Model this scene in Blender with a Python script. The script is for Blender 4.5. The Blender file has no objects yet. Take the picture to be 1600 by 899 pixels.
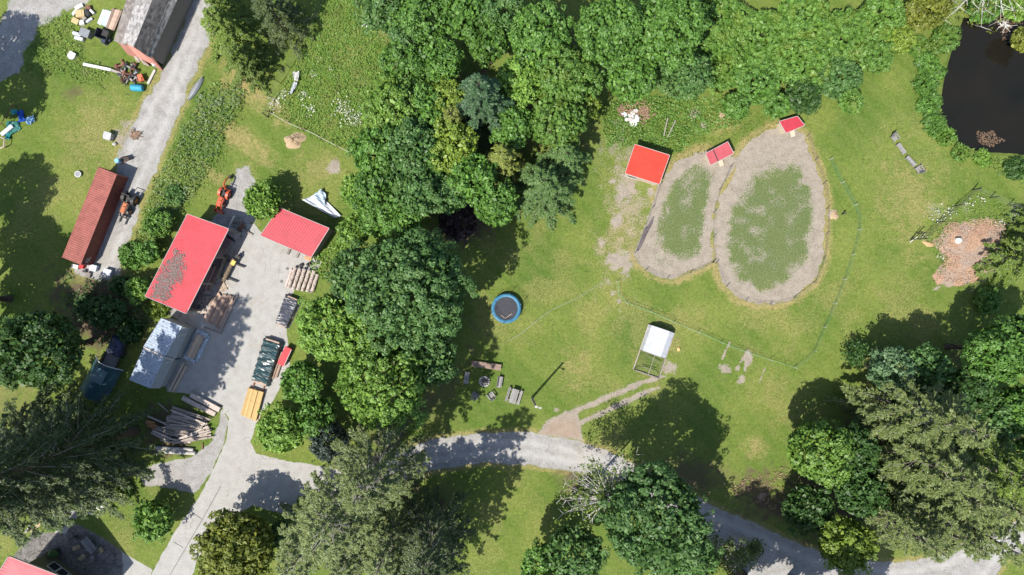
import bpy, math, random
import numpy as np
from mathutils import Vector, Matrix

# ------------------------------------------------------------------ camera, sky, sun, exposure
sc = bpy.context.scene
COL = sc.collection
CAM_H = 89.0          # drone height in metres
PPM = 12.0            # photo pixels per metre on the ground
cam_d = bpy.data.cameras.new('camera'); cam = bpy.data.objects.new('camera', cam_d); COL.objects.link(cam)
cam.location = (0, 0, CAM_H); cam.rotation_euler = (0, 0, 0)
cam_d.sensor_width = 36; cam_d.lens = 18 * CAM_H / (800 / PPM)
cam_d.clip_start = 1; cam_d.clip_end = 2000
sc.camera = cam
SUN_EL = math.radians(57); SHADOW_AZ = math.radians(48)      # shadows run up and right in the photo
world = bpy.data.worlds.new('World'); sc.world = world; world.use_nodes = True
wn = world.node_tree
sky = wn.nodes.new('ShaderNodeTexSky'); sky.sky_type = 'NISHITA'; sky.sun_disc = False
sky.sun_elevation = SUN_EL
sx, sy = -math.cos(SHADOW_AZ), -math.sin(SHADOW_AZ)          # horizontal direction towards the sun
sky.sun_rotation = math.atan2(sx, sy)
wn.links.new(sky.outputs[0], wn.nodes['Background'].inputs[0]); wn.nodes['Background'].inputs[1].default_value = 0.125
sun_d = bpy.data.lights.new('sun', 'SUN'); sun = bpy.data.objects.new('sun', sun_d); COL.objects.link(sun)
sun_d.energy = 4.8; sun_d.angle = math.radians(0.5); sun_d.color = (1.0, 0.95, 0.86)
sun.rotation_euler = Vector((-sx * math.cos(SUN_EL), -sy * math.cos(SUN_EL), -math.sin(SUN_EL))).to_track_quat('-Z', 'Y').to_euler()
sun.location = (-40, -45, 120)
sc.view_settings.view_transform = 'Standard'; sc.view_settings.look = 'None'
sc.view_settings.exposure = 0.58; sc.view_settings.gamma = 1; sc.view_settings.use_curve_mapping = False
try:
    sc.cycles.max_bounces = 6; sc.cycles.diffuse_bounces = 3; sc.cycles.transparent_max_bounces = 8
    sc.cycles.use_denoising = True
except Exception: pass

rnd = random.Random(7)
NR = np.random.RandomState(11)

# ------------------------------------------------------------------ places: photo pixel at height z -> world point
def P(px, py, z=0.0):
    k = (CAM_H - z) / CAM_H
    return Vector(((px - 800) / PPM * k, (449.5 - py) / PPM * k, z))
def ang(p0, p1):
    return math.atan2(-(p1[1] - p0[1]), p1[0] - p0[0])

# ------------------------------------------------------------------ materials
def lnk(nt, sock, v):
    if hasattr(v, 'is_output'): nt.links.new(v, sock)
    elif isinstance(v, (tuple, list)) and len(v) == 3 and sock.type == 'RGBA': sock.default_value = (*v, 1)
    else: sock.default_value = v
class NT:
    def __init__(s, name):
        s.m = bpy.data.materials.new(name); s.m.use_nodes = True; s.t = s.m.node_tree
        s.b = s.t.nodes['Principled BSDF']; s.out = s.t.nodes['Material Output']
    def n(s, ty, **kw):
        o = s.t.nodes.new(ty)
        for k, v in kw.items(): setattr(o, k, v)
        return o
    def mix(s, f, a, b, blend='MIX'):
        o = s.n('ShaderNodeMix', data_type='RGBA', blend_type=blend)
        lnk(s.t, o.inputs[0], f); lnk(s.t, o.inputs[6], a); lnk(s.t, o.inputs[7], b); return o.outputs[2]
    def math(s, op, a, b=0.0, clamp=False):
        o = s.n('ShaderNodeMath', operation=op, use_clamp=clamp); lnk(s.t, o.inputs[0], a); lnk(s.t, o.inputs[1], b); return o.outputs[0]
    def step(s, v, lo, hi):
        o = s.n('ShaderNodeMapRange', interpolation_type='SMOOTHSTEP'); lnk(s.t, o.inputs[0], v); o.inputs[1].default_value = lo; o.inputs[2].default_value = hi
        return o.outputs[0]
    def noise(s, scale, detail=3, rough=0.6, co=None, dist=0.0):
        o = s.n('ShaderNodeTexNoise'); o.inputs['Scale'].default_value = scale; o.inputs['Detail'].default_value = detail; o.inputs['Roughness'].default_value = rough; o.inputs['Distortion'].default_value = dist
        if co is not None: s.t.links.new(co, o.inputs['Vector'])
        return o.outputs['Fac']
    def obj(s):
        return s.n('ShaderNodeTexCoord').outputs['Object']
    def geo(s):
        return s.n('ShaderNodeNewGeometry')
    def attr(s, nm):
        return s.n('ShaderNodeAttribute', attribute_name=nm).outputs['Fac']
    def bump(s, h, strength=0.4, dist=0.05):
        o = s.n('ShaderNodeBump'); o.inputs['Strength'].default_value = strength; o.inputs['Distance'].default_value = dist; lnk(s.t, o.inputs['Height'], h)
        s.t.links.new(o.outputs[0], s.b.inputs['Normal'])
    def col(s, c): lnk(s.t, s.b.inputs['Base Color'], c)
    def done(s, rough=0.8, metal=0.0, spec=0.3):
        s.b.inputs['Roughness'].default_value = rough; s.b.inputs['Metallic'].default_value = metal; s.b.inputs['Specular IOR Level'].default_value = spec
        return s.m
def sc3(c, k): return tuple(min(1, x * k) for x in c)
MATS = {}
def mat(name, c, c2=None, scale=3.0, rough=0.75, metal=0.0, spec=0.3, speck=None, speck_scale=14, speck_at=0.62, isl=0.0, bump=0.0):
    """weathered paint / wood / metal: two colours in blotches, specks of a third, a tone of its own for each board"""
    if name in MATS: return MATS[name]
    t = NT(name); co = t.obj()
    c2 = c2 or sc3(c, 0.72)
    col = t.mix(t.step(t.noise(scale, 4, 0.65, co), 0.38, 0.66), c, c2)
    fine = t.noise(scale * 9, 2, 0.7, co)
    col = t.mix(t.step(fine, 0.3, 0.8), col, sc3(c, 1.15), 'MIX') if speck is None else t.mix(t.step(t.noise(speck_scale, 3, 0.7, co), speck_at, speck_at + 0.06), col, speck)
    if isl:
        g = t.geo(); oi = t.n('ShaderNodeObjectInfo')
        r = t.math('FRACT', t.math('ADD', g.outputs['Random Per Island'], oi.outputs['Random']))
        v = t.n('ShaderNodeMapRange'); lnk(t.t, v.inputs[0], r); v.inputs[3].default_value = 1 - isl; v.inputs[4].default_value = 1 + isl
        h = t.n('ShaderNodeHueSaturation'); lnk(t.t, h.inputs['Value'], v.outputs[0]); lnk(t.t, h.inputs['Color'], col); col = h.outputs[0]
    t.col(col)
    if bump: t.bump(fine, bump, 0.03)
    MATS[name] = t.done(rough, metal, spec); return MATS[name]
def leaf_mat(name, c1, c2, c3=None, trans=0.17):
    if name in MATS: return MATS[name]
    t = NT(name); g = t.geo(); oi = t.n('ShaderNodeObjectInfo'); c1 = sc3(c1, 1.02); c2 = sc3(c2, 1.55)
    col = t.mix(g.outputs['Random Per Island'], c1, c2)
    if c3:
        n = t.noise(0.55, 2, 0.6, g.outputs['Position'])
        col = t.mix(t.step(n, 0.5, 0.68), col, c3)
    h = t.n('ShaderNodeHueSaturation'); lnk(t.t, h.inputs['Color'], col)
    v = t.n('ShaderNodeMapRange'); lnk(t.t, v.inputs[0], oi.outputs['Random']); v.inputs[3].default_value = 0.86; v.inputs[4].default_value = 1.14
    lnk(t.t, h.inputs['Value'], v.outputs[0]); col = h.outputs[0]
    t.col(col); t.done(0.5, 0, 0.35)
    tr = t.n('ShaderNodeBsdfTranslucent'); lnk(t.t, tr.inputs[0], t.mix(0.5, col, (0.16, 0.22, 0.03)))
    ms = t.n('ShaderNodeMixShader'); ms.inputs[0].default_value = trans
    t.t.links.new(t.b.outputs[0], ms.inputs[1]); t.t.links.new(tr.outputs[0], ms.inputs[2]); t.t.links.new(ms.outputs[0], t.out.inputs[0])
    MATS[name] = t.m; return t.m

# ------------------------------------------------------------------ mesh builder
def tag(o, label, cat, group=None, kind=None):
    o['label'] = label
    if cat: o['category'] = cat
    if group: o['group'] = group
    if kind: o['kind'] = kind
    return o
def np_mesh(name, V, F, mats, smooth=False):
    V = np.ascontiguousarray(V, dtype=np.float32); F = np.ascontiguousarray(F, dtype=np.int32)
    me = bpy.data.meshes.new(name); n, k = F.shape
    me.vertices.add(len(V)); me.vertices.foreach_set('co', V.ravel())
    me.loops.add(n * k); me.loops.foreach_set('vertex_index', F.ravel())
    me.polygons.add(n); me.polygons.foreach_set('loop_start', np.arange(0, n * k, k, dtype=np.int32))
    try: me.polygons.foreach_set('loop_total', np.full(n, k, dtype=np.int32))
    except Exception: pass
    if smooth: me.polygons.foreach_set('use_smooth', np.ones(n, dtype=bool))
    for m in (mats if isinstance(mats, (list, tuple)) else [mats]): me.materials.append(m)
    me.update(calc_edges=True); me.validate()
    return me
def link(name, me, parent=None):
    o = bpy.data.objects.new(name, me); COL.objects.link(o)
    if parent is not None: o.parent = parent
    return o
class MB:
    def __init__(s, T=None): s.v = []; s.f = []; s.T = T or Matrix.Identity(4)
    def add(s, vs, fs):
        b = len(s.v); s.v += [s.T @ Vector(v) for v in vs]; s.f += [tuple(i + b for i in f) for f in fs]; return s
    def box(s, c, d, rz=0.0, rx=0.0, ry=0.0):
        R = Matrix.Translation(Vector(c)) @ Matrix.Rotation(rz, 4, 'Z') @ Matrix.Rotation(ry, 4, 'Y') @ Matrix.Rotation(rx, 4, 'X')
        x, y, z = d[0] / 2, d[1] / 2, d[2] / 2
        vs = [R @ Vector(p) for p in ((-x, -y, -z), (x, -y, -z), (x, y, -z), (-x, y, -z), (-x, -y, z), (x, -y, z), (x, y, z), (-x, y, z))]
        return s.add(vs, [(0, 3, 2, 1), (4, 5, 6, 7), (0, 1, 5, 4), (1, 2, 6, 5), (2, 3, 7, 6), (3, 0, 4, 7)])
    def beam(s, a, b, w, h, up=(0, 0, 1)):
        a, b = Vector(a), Vector(b); d = (b - a).normalized(); u = Vector(up)
        if abs(d.dot(u)) > 0.98: u = Vector((1, 0, 0))
        l = d.cross(u).normalized() * (w / 2); u = l.cross(d).normalized() * (h / 2)
        vs = [a - l - u, a + l - u, a + l + u, a - l + u, b - l - u, b + l - u, b + l + u, b - l + u]
        return s.add(vs, [(0, 3, 2, 1), (4, 5, 6, 7), (0, 1, 5, 4), (1, 2, 6, 5), (2, 3, 7, 6), (3, 0, 4, 7)])
    def tube(s, pts, rad, n=6, cap=True):
        pts = [Vector(p) for p in pts]; rad = rad if isinstance(rad, (list, tuple)) else [rad] * len(pts)
        vs = []; fs = []
        for i, p in enumerate(pts):
            d = (pts[min(i + 1, len(pts) - 1)] - pts[max(i - 1, 0)]); d = d.normalized() if d.length > 1e-9 else Vector((0, 0, 1))
            u = d.cross(Vector((0, 0, 1)))
            if u.length < 0.05: u = d.cross(Vector((1, 0, 0)))
            u.normalize(); w = d.cross(u)
            vs += [p + (u * math.cos(2 * math.pi * k / n) + w * math.sin(2 * math.pi * k / n)) * rad[i] for k in range(n)]
        for i in range(len(pts) - 1):
            for k in range(n):
                a, b = i * n + k, i * n + (k + 1) % n; fs.append((a, b, b + n, a + n))
        if cap: fs += [tuple(range(n))[::-1], tuple(range(len(vs) - n, len(vs)))]
        return s.add(vs, fs)
    def cyl(s, c, r, h, n=16, r2=None):
        c = Vector(c); return s.tube([c, c + Vector((0, 0, h))], [r, r if r2 is None else r2], n)
    def prism(s, poly, z0, z1):
        n = len(poly); vs = [(p[0], p[1], z0) for p in poly] + [(p[0], p[1], z1) for p in poly]
        return s.add(vs, [tuple(range(n))[::-1], tuple(range(n, 2 * n))] + [(i, (i + 1) % n, (i + 1) % n + n, i + n) for i in range(n)])
    def slab(s, q, th):
        q = [Vector(p) for p in q]; return s.add(q + [p - Vector((0, 0, th)) for p in q], [(0, 1, 2, 3), (7, 6, 5, 4)] + [((i + 1) % 4, i, i + 4, (i + 1) % 4 + 4) for i in range(4)])
    def ball(s, c, r, seg=10, rings=6, jit=0.0, rg=None):
        r = r if isinstance(r, (list, tuple)) else (r, r, r); c = Vector(c); vs = []; fs = []; rg = rg or rnd
        for i in range(rings + 1):
            th = math.pi * i / rings
            for k in range(seg):
                ph = 2 * math.pi * k / seg; q = 1 + rg.uniform(-jit, jit)
                vs.append(c + Vector((math.sin(th) * math.cos(ph) * r[0] * q, math.sin(th) * math.sin(ph) * r[1] * q, math.cos(th) * r[2] * q)))
        for i in range(rings):
            for k in range(seg): fs.append((i * seg + k, (i + 1) * seg + k, (i + 1) * seg + (k + 1) % seg, i * seg + (k + 1) % seg))
        return s.add(vs, fs)
    def sheet(s, q, nu, nv, fn=None):
        """bilinear sheet over the corners q[0] q[1] q[2] q[3]; fn(u, v) lifts it along its normal"""
        q = [Vector(p) for p in q]; N = (q[1] - q[0]).cross(q[3] - q[0]).normalized(); N = -N if N.z < 0 else N
        vs = []
        for j in range(nv + 1):
            for i in range(nu + 1):
                u, v = i / nu, j / nv
                vs.append(q[0] * (1 - u) * (1 - v) + q[1] * u * (1 - v) + q[2] * u * v + q[3] * (1 - u) * v + N * (fn(u, v) if fn else 0))
        fs = [(j * (nu + 1) + i, j * (nu + 1) + i + 1, (j + 1) * (nu + 1) + i + 1, (j + 1) * (nu + 1) + i) for j in range(nv) for i in range(nu)]
        return s.add(vs, fs)
    def corr(s, q, n, amp, flat=0.5):
        """ribbed metal sheet, ribs running from the edge q0-q1 to the edge q3-q2"""
        def rib(u, v):
            f = (u * n) % 1.0; return amp if f < 0.22 else 0.0
        q = [Vector(p) for p in q]; N = (q[1] - q[0]).cross(q[3] - q[0]).normalized()
        N = -N if N.z < -1e-3 else N
        us = []
        for k in range(n):
            for f, h in ((0.0, 0), (0.08, 1), (0.26, 1), (0.34, 0)): us.append(((k + f) / n, h))
        us.append((1.0, 0)); vs = []; fs = []
        for (u, h) in us:
            vs += [q[0].lerp(q[1], u) + N * amp * h, q[3].lerp(q[2], u) + N * amp * h]
        for i in range(len(us) - 1): fs.append((2 * i, 2 * i + 2, 2 * i + 3, 2 * i + 1))
        return s.add(vs, fs)
    def build(s, name, m, parent=None, world=True, smooth=False):
        """ONE mesh object; with a parent the world points are taken relative to it"""
        off = Vector((0, 0, 0))
        if parent is not None and world:
            p = parent
            while p is not None: off = off + p.location; p = p.parent
        me = bpy.data.meshes.new(name); me.from_pydata([tuple(v - off) for v in s.v], [], s.f)
        for x in (m if isinstance(m, (list, tuple)) else [m]): me.materials.append(x)
        if smooth:
            me.polygons.foreach_set('use_smooth', [True] * len(me.polygons))
        me.update(); return link(name, me, parent)
    def alone(s, name, m, label, cat, group=None, kind=None, smooth=False, loc=None):
        """a thing that is one mesh, its origin at the middle of its base"""
        lo = Vector((min(v[i] for v in s.v) for i in range(3))); hi = Vector((max(v[i] for v in s.v) for i in range(3)))
        c = loc or Vector(((lo.x + hi.x) / 2, (lo.y + hi.y) / 2, lo.z))
        s.v = [v - c for v in s.v]; o = s.build(name, m, None, False, smooth); o.location = c
        return tag(o, label, cat, group, kind)
def thing(name, label, cat, loc=(0, 0, 0), rz=0.0, group=None):
    o = bpy.data.objects.new(name, None); COL.objects.link(o); o.location = loc; o.rotation_euler = (0, 0, rz); o.empty_display_size = 0.5
    return tag(o, label, cat, group)
def copy_tree(o, loc=None, rz=None, label=None, parent=None):
    c = o.copy(); COL.objects.link(c)
    if parent is not None: c.parent = parent
    if loc is not None: c.location = loc
    if rz is not None: c.rotation_euler = (0, 0, rz)
    if label: c['label'] = label
    for ch in list(o.children): copy_tree(ch, parent=c)
    return c

# ------------------------------------------------------------------ the ground: one sheet cut into lawn, roads, yard and paddocks
def vnoise(x, y, scale, seed, octs=4):
    out = np.zeros_like(x); a = 1.0; tot = 0
    for o in range(octs):
        g = np.random.RandomState(seed + o).rand(257, 257); f = scale * 2 ** o
        u = (x * f) % 256; v = (y * f) % 256; i = u.astype(int); j = v.astype(int); fu = u - i; fv = v - j
        fu = fu * fu * (3 - 2 * fu); fv = fv * fv * (3 - 2 * fv)
        out += a * ((g[i, j] * (1 - fu) + g[i + 1, j] * fu) * (1 - fv) + (g[i, j + 1] * (1 - fu) + g[i + 1, j + 1] * fu) * fv)
        tot += a; a *= 0.55
    return out / tot
def sdf(X, Y, poly, margin=6.0):
    """signed distance in metres to a polygon given in photo pixels, negative inside; far points get +margin"""
    pts = np.array([[(p[0] - 800) / PPM, (449.5 - p[1]) / PPM] for p in poly])
    out = np.full(X.shape, margin)
    m = (X > pts[:, 0].min() - margin) & (X < pts[:, 0].max() + margin) & (Y > pts[:, 1].min() - margin) & (Y < pts[:, 1].max() + margin)
    x, y = X[m], Y[m]
    if len(x) == 0: return out
    d = np.full(x.shape, 1e9); ins = np.zeros(x.shape, bool)
    for a, b in zip(pts, np.roll(pts, -1, 0)):
        ex, ey = b - a; L = ex * ex + ey * ey + 1e-12
        t = np.clip(((x - a[0]) * ex + (y - a[1]) * ey) / L, 0, 1)
        d = np.minimum(d, (x - a[0] - ex * t) ** 2 + (y - a[1] - ey * t) ** 2)
        if abs(ey) > 1e-9:
            c = (a[1] > y) != (b[1] > y); ins ^= c & (x < ex * (y - a[1]) / ey + a[0])
    r = np.sqrt(d); r[ins] *= -1; out[m] = np.minimum(r, margin); return out
def inside(x, y, poly):
    return sdf(np.array([x]), np.array([y]), poly)[0] < 0
TRACK = [(300,-40),(337,-40),(331,30),(325,70),(311,100),(291,145),(273,195),(252,240),(232,290),(216,330),(204,370),(192,405),(188,432),(160,440),(118,428),(125,405),(180,280),(183,240),(200,205),(232,150),(255,110),(270,75),(288,40)]
LANE = [(25,-40),(170,-40),(130,8),(100,18),(60,45),(35,80),(27,112),(-40,150),(-40,50),(0,40)]
YARD = [(396,350),(408,366),(487,400),(502,410),(494,428),(470,432),(452,470),(446,500),(452,560),(457,590),(440,602),(428,625),(404,650),(392,690),(400,708),(430,717),(470,724),(530,733),(575,722),(600,760),(560,775),(466,776),(463,806),(430,800),(395,790),(350,815),(310,870),(285,940),(222,940),(240,890),(275,830),(308,782),(330,740),(352,690),(358,655),(345,634),(300,616),(262,612),(250,560),(280,500),(300,470),(330,400),(372,350)]
GRAVELPAD = [(372,262),(390,258),(398,290),(394,350),(372,352),(330,400),(300,470),(280,500),(240,470),(290,360),(330,345),(346,330),(358,295)]
SIDEPAD = [(215,738),(245,725),(300,714),(330,692),(343,660),(346,640),(356,655),(352,690),(330,740),(304,772),(265,762),(225,760)]
ROAD = [(600,718),(640,698),(680,685),(760,677),(830,676),(900,688),(950,705),(1010,735),(1070,765),(1110,790),(1160,810),(1220,838),(1300,868),(1400,880),(1470,866),(1540,836),(1640,790),(1640,836),(1570,880),(1530,940),(1180,940),(1120,862),(1080,825),(1040,790),(990,760),(930,742),(880,737),(820,726),(760,724),(690,732),(640,745),(600,768)]
PADA = [(1030,290),(1055,256),(1085,239),(1107,235),(1150,246),(1147,262),(1138,280),(1122,300),(1114,330),(1111,370),(1112,408),(1090,420),(1060,432),(1035,434),(1012,424),(995,408),(990,396),(1003,365),(1018,325)]
PADB = [(1152,248),(1165,225),(1190,210),(1218,198),(1240,203),(1258,216),(1270,250),(1282,280),(1289,320),(1288,370),(1283,410),(1270,440),(1245,462),(1215,474),(1180,474),(1150,463),(1130,441),(1119,410),(1115,370),(1118,335),(1126,306),(1140,284),(1150,265)]
GRA = [(1086,262),(1118,285),(1106,320),(1104,385),(1082,405),(1048,398),(1035,365),(1046,325),(1066,285)]
GRB = [(1185,285),(1245,272),(1283,320),(1280,375),(1256,400),(1225,425),(1185,445),(1150,420),(1136,385),(1140,345),(1158,310)]
POND = [(1508,28),(1492,70),(1480,115),(1474,150),(1472,178),(1488,200),(1503,224),(1533,236),(1580,238),(1680,250),(1760,120),(1700,10),(1600,20),(1560,24),(1530,30)]
MULCH = [(1462,378),(1480,352),(1510,344),(1545,340),(1570,350),(1562,385),(1552,420),(1525,438),(1500,447),(1465,443),(1458,432),(1476,408)]
PATIO = [(15,940),(22,868),(50,834),(88,832),(103,810),(118,818),(160,840),(196,866),(238,890),(222,940)]
PATHB = [(100,778),(124,780),(121,812),(104,810)]
ENTRY = [(834,682),(852,662),(884,646),(900,646),(905,656),(912,690)]
GX, GY, ST = 75.0, 45.0, 0.15
xs = np.arange(-GX, GX + ST / 2, ST); ys = np.arange(-GY, GY + ST / 2, ST)
X, Y = np.meshgrid(xs, ys)
jit = (vnoise(X + 300, Y + 300, 1.3, 3, 4) - 0.5)
wob = (vnoise(X + 300, Y + 300, 0.25, 5, 3) - 0.5)
D = {k: sdf(X, Y, p) + jit * a + wob * b for k, p, a, b in (
    ('track', TRACK, 0.9, 0.6), ('lane', LANE, 1.2, 1), ('yard', YARD, 0.35, 0.2), ('pad', GRAVELPAD, 1.0, 0.8), ('side', SIDEPAD, 0.5, 0.3),
    ('road', ROAD, 0.5, 0.4), ('pa', PADA, 0.8, 0.6), ('pb', PADB, 0.8, 0.6), ('ga', GRA, 2.4, 2.5), ('gb', GRB, 2.4, 2.5),
    ('mulch', MULCH, 0.8, 0.8), ('patio', PATIO, 0.05, 0), ('path', PATHB, 0.3, 0), ('entry', ENTRY, 0.7, 0.5))}
pond = sdf(X, Y, POND, 8.0)
def soft(d, w=0.5): return np.clip(0.5 - d / w, 0, 1)
def blob(px, py, r, e=1.0, rot=0.0):
    x = X - (px - 800) / PPM; y = Y - (449.5 - py) / PPM
    c, s_ = math.cos(rot), math.sin(rot); u = x * c + y * s_; v = (-x * s_ + y * c) * e
    return np.clip(1.15 - np.sqrt(u * u + v * v) / (r / PPM) + jit * 1.1 + wob * 0.9, 0, 1)
big = vnoise(X + 300, Y + 300, 0.06, 21, 4); mid = vnoise(X + 300, Y + 300, 0.3, 31, 4)
A = {}
grav = np.maximum.reduce([soft(D['track'], 0.8), soft(D['lane'], 1.0), soft(D['pad'], 0.9), soft(D['side'], .4), soft(D['road'], 0.6), soft(D['path'], .3)])
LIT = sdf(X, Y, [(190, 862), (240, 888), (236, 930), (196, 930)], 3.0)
shade_flags = soft(D['patio'], 0.1) * (LIT > 0)  # patio outside its sunlit part: house shade put into the colour as darker paving
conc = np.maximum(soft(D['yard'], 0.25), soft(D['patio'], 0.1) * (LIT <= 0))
rut = np.maximum(np.clip(1 - np.abs(D['road'] + 1.35) / .75, 0, 1), np.clip(1 - np.abs(D['track'] + 1.25) / .7, 0, 1))
pad_in = np.maximum(soft(D['pa'], 0.3), soft(D['pb'], 0.3))
patch = vnoise(X + 300, Y + 300, 0.8, 61, 4)
padgrass = np.maximum(soft(D['ga'] - 1.3, 4.5) * soft(D['pa'] + 0.9, 1.6), soft(D['gb'] - 1.6, 5.5) * soft(D['pb'] + 1.3, 2.2))
dirt = np.maximum.reduce([pad_in * np.clip(1.02 - padgrass * np.clip(0.70 + 0.75 * (patch - 0.45) + 0.3 * (mid - .5), 0.35, 0.92), 0, 1), soft(D['entry'], 0.6)] +
    [blob(*b) for b in ((1132, 578, 13), (1158, 594, 11), (1170, 560, 12), (972, 300, 24, .7), (965, 345, 20), (985, 292, 16), (980, 420, 14), (1018, 300, 10), (205, 215, 30), (525, 262, 16), (1045, 575, 16), (1300, 335, 10), (1465, 450, 11, 3, .5), (968, 470, 6), (1030, 268, 4), (1100, 196, 8), (1085, 180, 9), (1040, 220, 10, 2), (870, 640, 8), (600, 690, 22, 1.6))])
dirt = np.maximum(dirt, 0.50 * blob(972, 320, 75, .42))
dirt = np.maximum(dirt, 0.8 * np.clip(blob(975, 360, 45, .45) * (mid - 0.42) * 7, 0, 1))
# thin worn lines in the lawn
def line(p0, p1, w):
    a = np.array([(p0[0] - 800) / PPM, (449.5 - p0[1]) / PPM]); b = np.array([(p1[0] - 800) / PPM, (449.5 - p1[1]) / PPM]); e = b - a
    t = np.clip(((X - a[0]) * e[0] + (Y - a[1]) * e[1]) / (e @ e), 0, 1); d = np.hypot(X - a[0] - e[0] * t, Y - a[1] - e[1] * t)
    return np.clip(1.0 - d / w + jit * (0.7 if w >= .55 else 2.0), 0, 1)
for a, b, w in (((868, 656), (1000, 599), .70), ((896, 666), (1012, 612), .62), ((1140, 535), (1128, 562), .3), ((1168, 550), (1152, 575), .4), ((1198, 570), (1184, 604), .22), ((1163, 580), (1168, 552), .3), ((1000, 598), (1040, 588), .4), ((1005, 613), (1030, 606), .3)):
    dirt = np.maximum(dirt, line(a, b, w))
ring = lambda d, w: np.clip(1 - np.abs(d) / w, 0, 1)
edge = np.maximum.reduce([ring(D['pa'] - .4, 1.1), ring(D['pb'] - .4, 1.25)])
dry = 0.48 * np.clip((big - 0.46) * 5, 0, 1) * np.clip((mid - .3) * 3, 0, 1)
dry = np.maximum.reduce([dry, 1.0 * edge * np.clip(mid * 2.2, 0, 1), 0.75 * ring(D['track'] - 0.3, 1.1), 0.8 * ring(D['road'] - 0.2, 0.9), 0.5 * ring(D['pad'] - .4, .8)] +
    [w * blob(*b) for w, b in ((.8, (970, 350, 55, .5)), (.6, (1430, 300, 105, .7)), (.6, (500, 265, 60, 1.2)), (.85, (400, 150, 26, .25, .9)), (.8, (370, 215, 22, .25, 1.0)), (.7, (340, 280, 22, .3, 1.0)), (.6, (150, 200, 80, .8)), (.45, (120, 300, 60)), (.5, (1220, 640, 70, .5, .8)), (.55, (1190, 490, 40, 2)), (.5, (1400, 470, 60)), (.6, (900, 590, 50, .7)), (.6, (1050, 540, 24)), (.6, (1140, 190, 60, 2.4, .5)), (.4, (830, 780, 40)), (.7, (1180, 700, 30)), (.6, (510, 250, 30)), (.5, (1470, 220, 40)), (.5, (1070, 500, 80, 2)))])
lush = np.maximum.reduce([0.55 * padgrass] + [w * blob(*b) for w, b in ((.8, (1000, 540, 50)), (.7, (560, 110, 120, .8)), (.8, (120, 110, 60)), (.7, (840, 400, 40, .4)), (.6, (1340, 200, 60)), (.9, (1435, 130, 16, .2)), (.6, (1100, 640, 60)), (.5, (780, 620, 60)), (1, (990, 190, 90, 1.6)), (.6, (1300, 300, 50)), (.7, (60, 800, 60)), (.7, (240, 800, 60)), (.9, (320, 200, 60, .4)))])
mulch = np.maximum.reduce([0.46 * soft(D['entry'], 0.9), soft(D['mulch'], 0.8), blob(1462, 380, 9), blob(1190, 775, 14)])
litter = np.maximum.reduce([w * blob(*b) for w, b in ((.9, (1190, 780, 55, .9)), (.6, (1080, 745, 90, 1.6, -.4)), (.4, (690, 620, 70, .6)), (.8, (720, 340, 70)), (.45, (690, 780, 60)), (.9, (270, 670, 55)), (.95, (150, 478, 95)), (.9, (600, 740, 90)), (.7, (910, 760, 50)), (.9, (1300, 780, 90)), (.9, (1450, 700, 150)), (.7, (640, 560, 120)), (.9, (860, 150, 70, .5)), (1, (680, 200, 110)), (.35, (30, 620, 90)), (.5, (1480, 600, 100)), (.45, (520, 420, 24, .5)), (.6, (1485, 375, 14)), (.55, (115, 145, 20)), (.5, (120, 70, 16)))])
wht = np.maximum.reduce([blob(*b) for b in ((576, 42, 12), (430, 160, 16), (440, 150, 12), (535, 170, 18), (552, 185, 16), (485, 172, 12), (475, 150, 10), (493, 118, 6), (1465, 330, 22, .6, .6), (1510, 325, 16, 1, .6), (1585, 335, 22, .6, -.6), (1440, 370, 10), (968, 485, 7), (975, 395, 8), (1560, 350, 10), (1467, 400, 10))])
A = dict(gravel=grav, dirt=dirt * (1 - grav) , concrete=conc, dry=dry, lush=lush, mulch=mulch, litter=litter * (1 - grav) * (1 - 0.85 * conc), flowers=wht * 0.55, shade_flags=shade_flags, worn=padgrass * pad_in, rut=rut * (0.5 + mid))
A['dirt'] = np.where(conc > 0.5, 0.25 * A['dirt'], A['dirt'])
Z = (vnoise(X + 300, Y + 300, 0.9, 44, 3) - 0.5) * 0.07 * (1 - np.maximum(conc, grav * .8))
Z = np.where(pond < 0.6, Z - np.clip(0.6 - pond, 0, 4) * 0.45, Z)
Z += np.clip(-D['mulch'] / 2.0, 0, 1) * (0.05 + 0.45 * vnoise(X + 300, Y + 300, .35, 88, 4))
Z -= 0.05 * np.clip(grav, 0, 1) * (1 - conc)

gt = NT('ground_cover'); pos = gt.geo().outputs['Position']
n_big = gt.noise(0.12, 4, 0.6, pos); n_mid = gt.noise(0.9, 4, 0.65, pos); n_f = gt.noise(5, 3, 0.7, pos); n_ff = gt.noise(16, 2, 0.7, pos)
def fac(nm, amp=0.5, w=0.18, n=None):
    a = gt.attr(nm); v = gt.math('ADD', a, gt.math('MULTIPLY', gt.math('SUBTRACT', n or n_f, 0.5), amp)); return gt.step(v, 0.5 - w, 0.5 + w)
g = gt.mix(gt.step(n_big, .35, .68), (0.092, 0.146, 0.026), (0.150, 0.186, 0.042))
g = gt.mix(gt.step(gt.math('ADD', gt.math('MULTIPLY', n_mid, .6), gt.math('MULTIPLY', gt.noise(2.6, 3, .7, pos), .4)), .54, .80), g, (0.190, 0.190, 0.062))
g = gt.mix(gt.math('MULTIPLY', gt.attr('lush'), 0.85), g, (0.064, 0.122, 0.021))
g = gt.mix(gt.step(gt.math('ADD', gt.attr('dry'), gt.math('MULTIPLY', gt.math('SUBTRACT', n_f, .5), 1.1)), 0.2, 1.0), g, (0.275, 0.225, 0.095))
tone = gt.n('ShaderNodeHueSaturation'); lnk(gt.t, tone.inputs['Color'], g)
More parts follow.
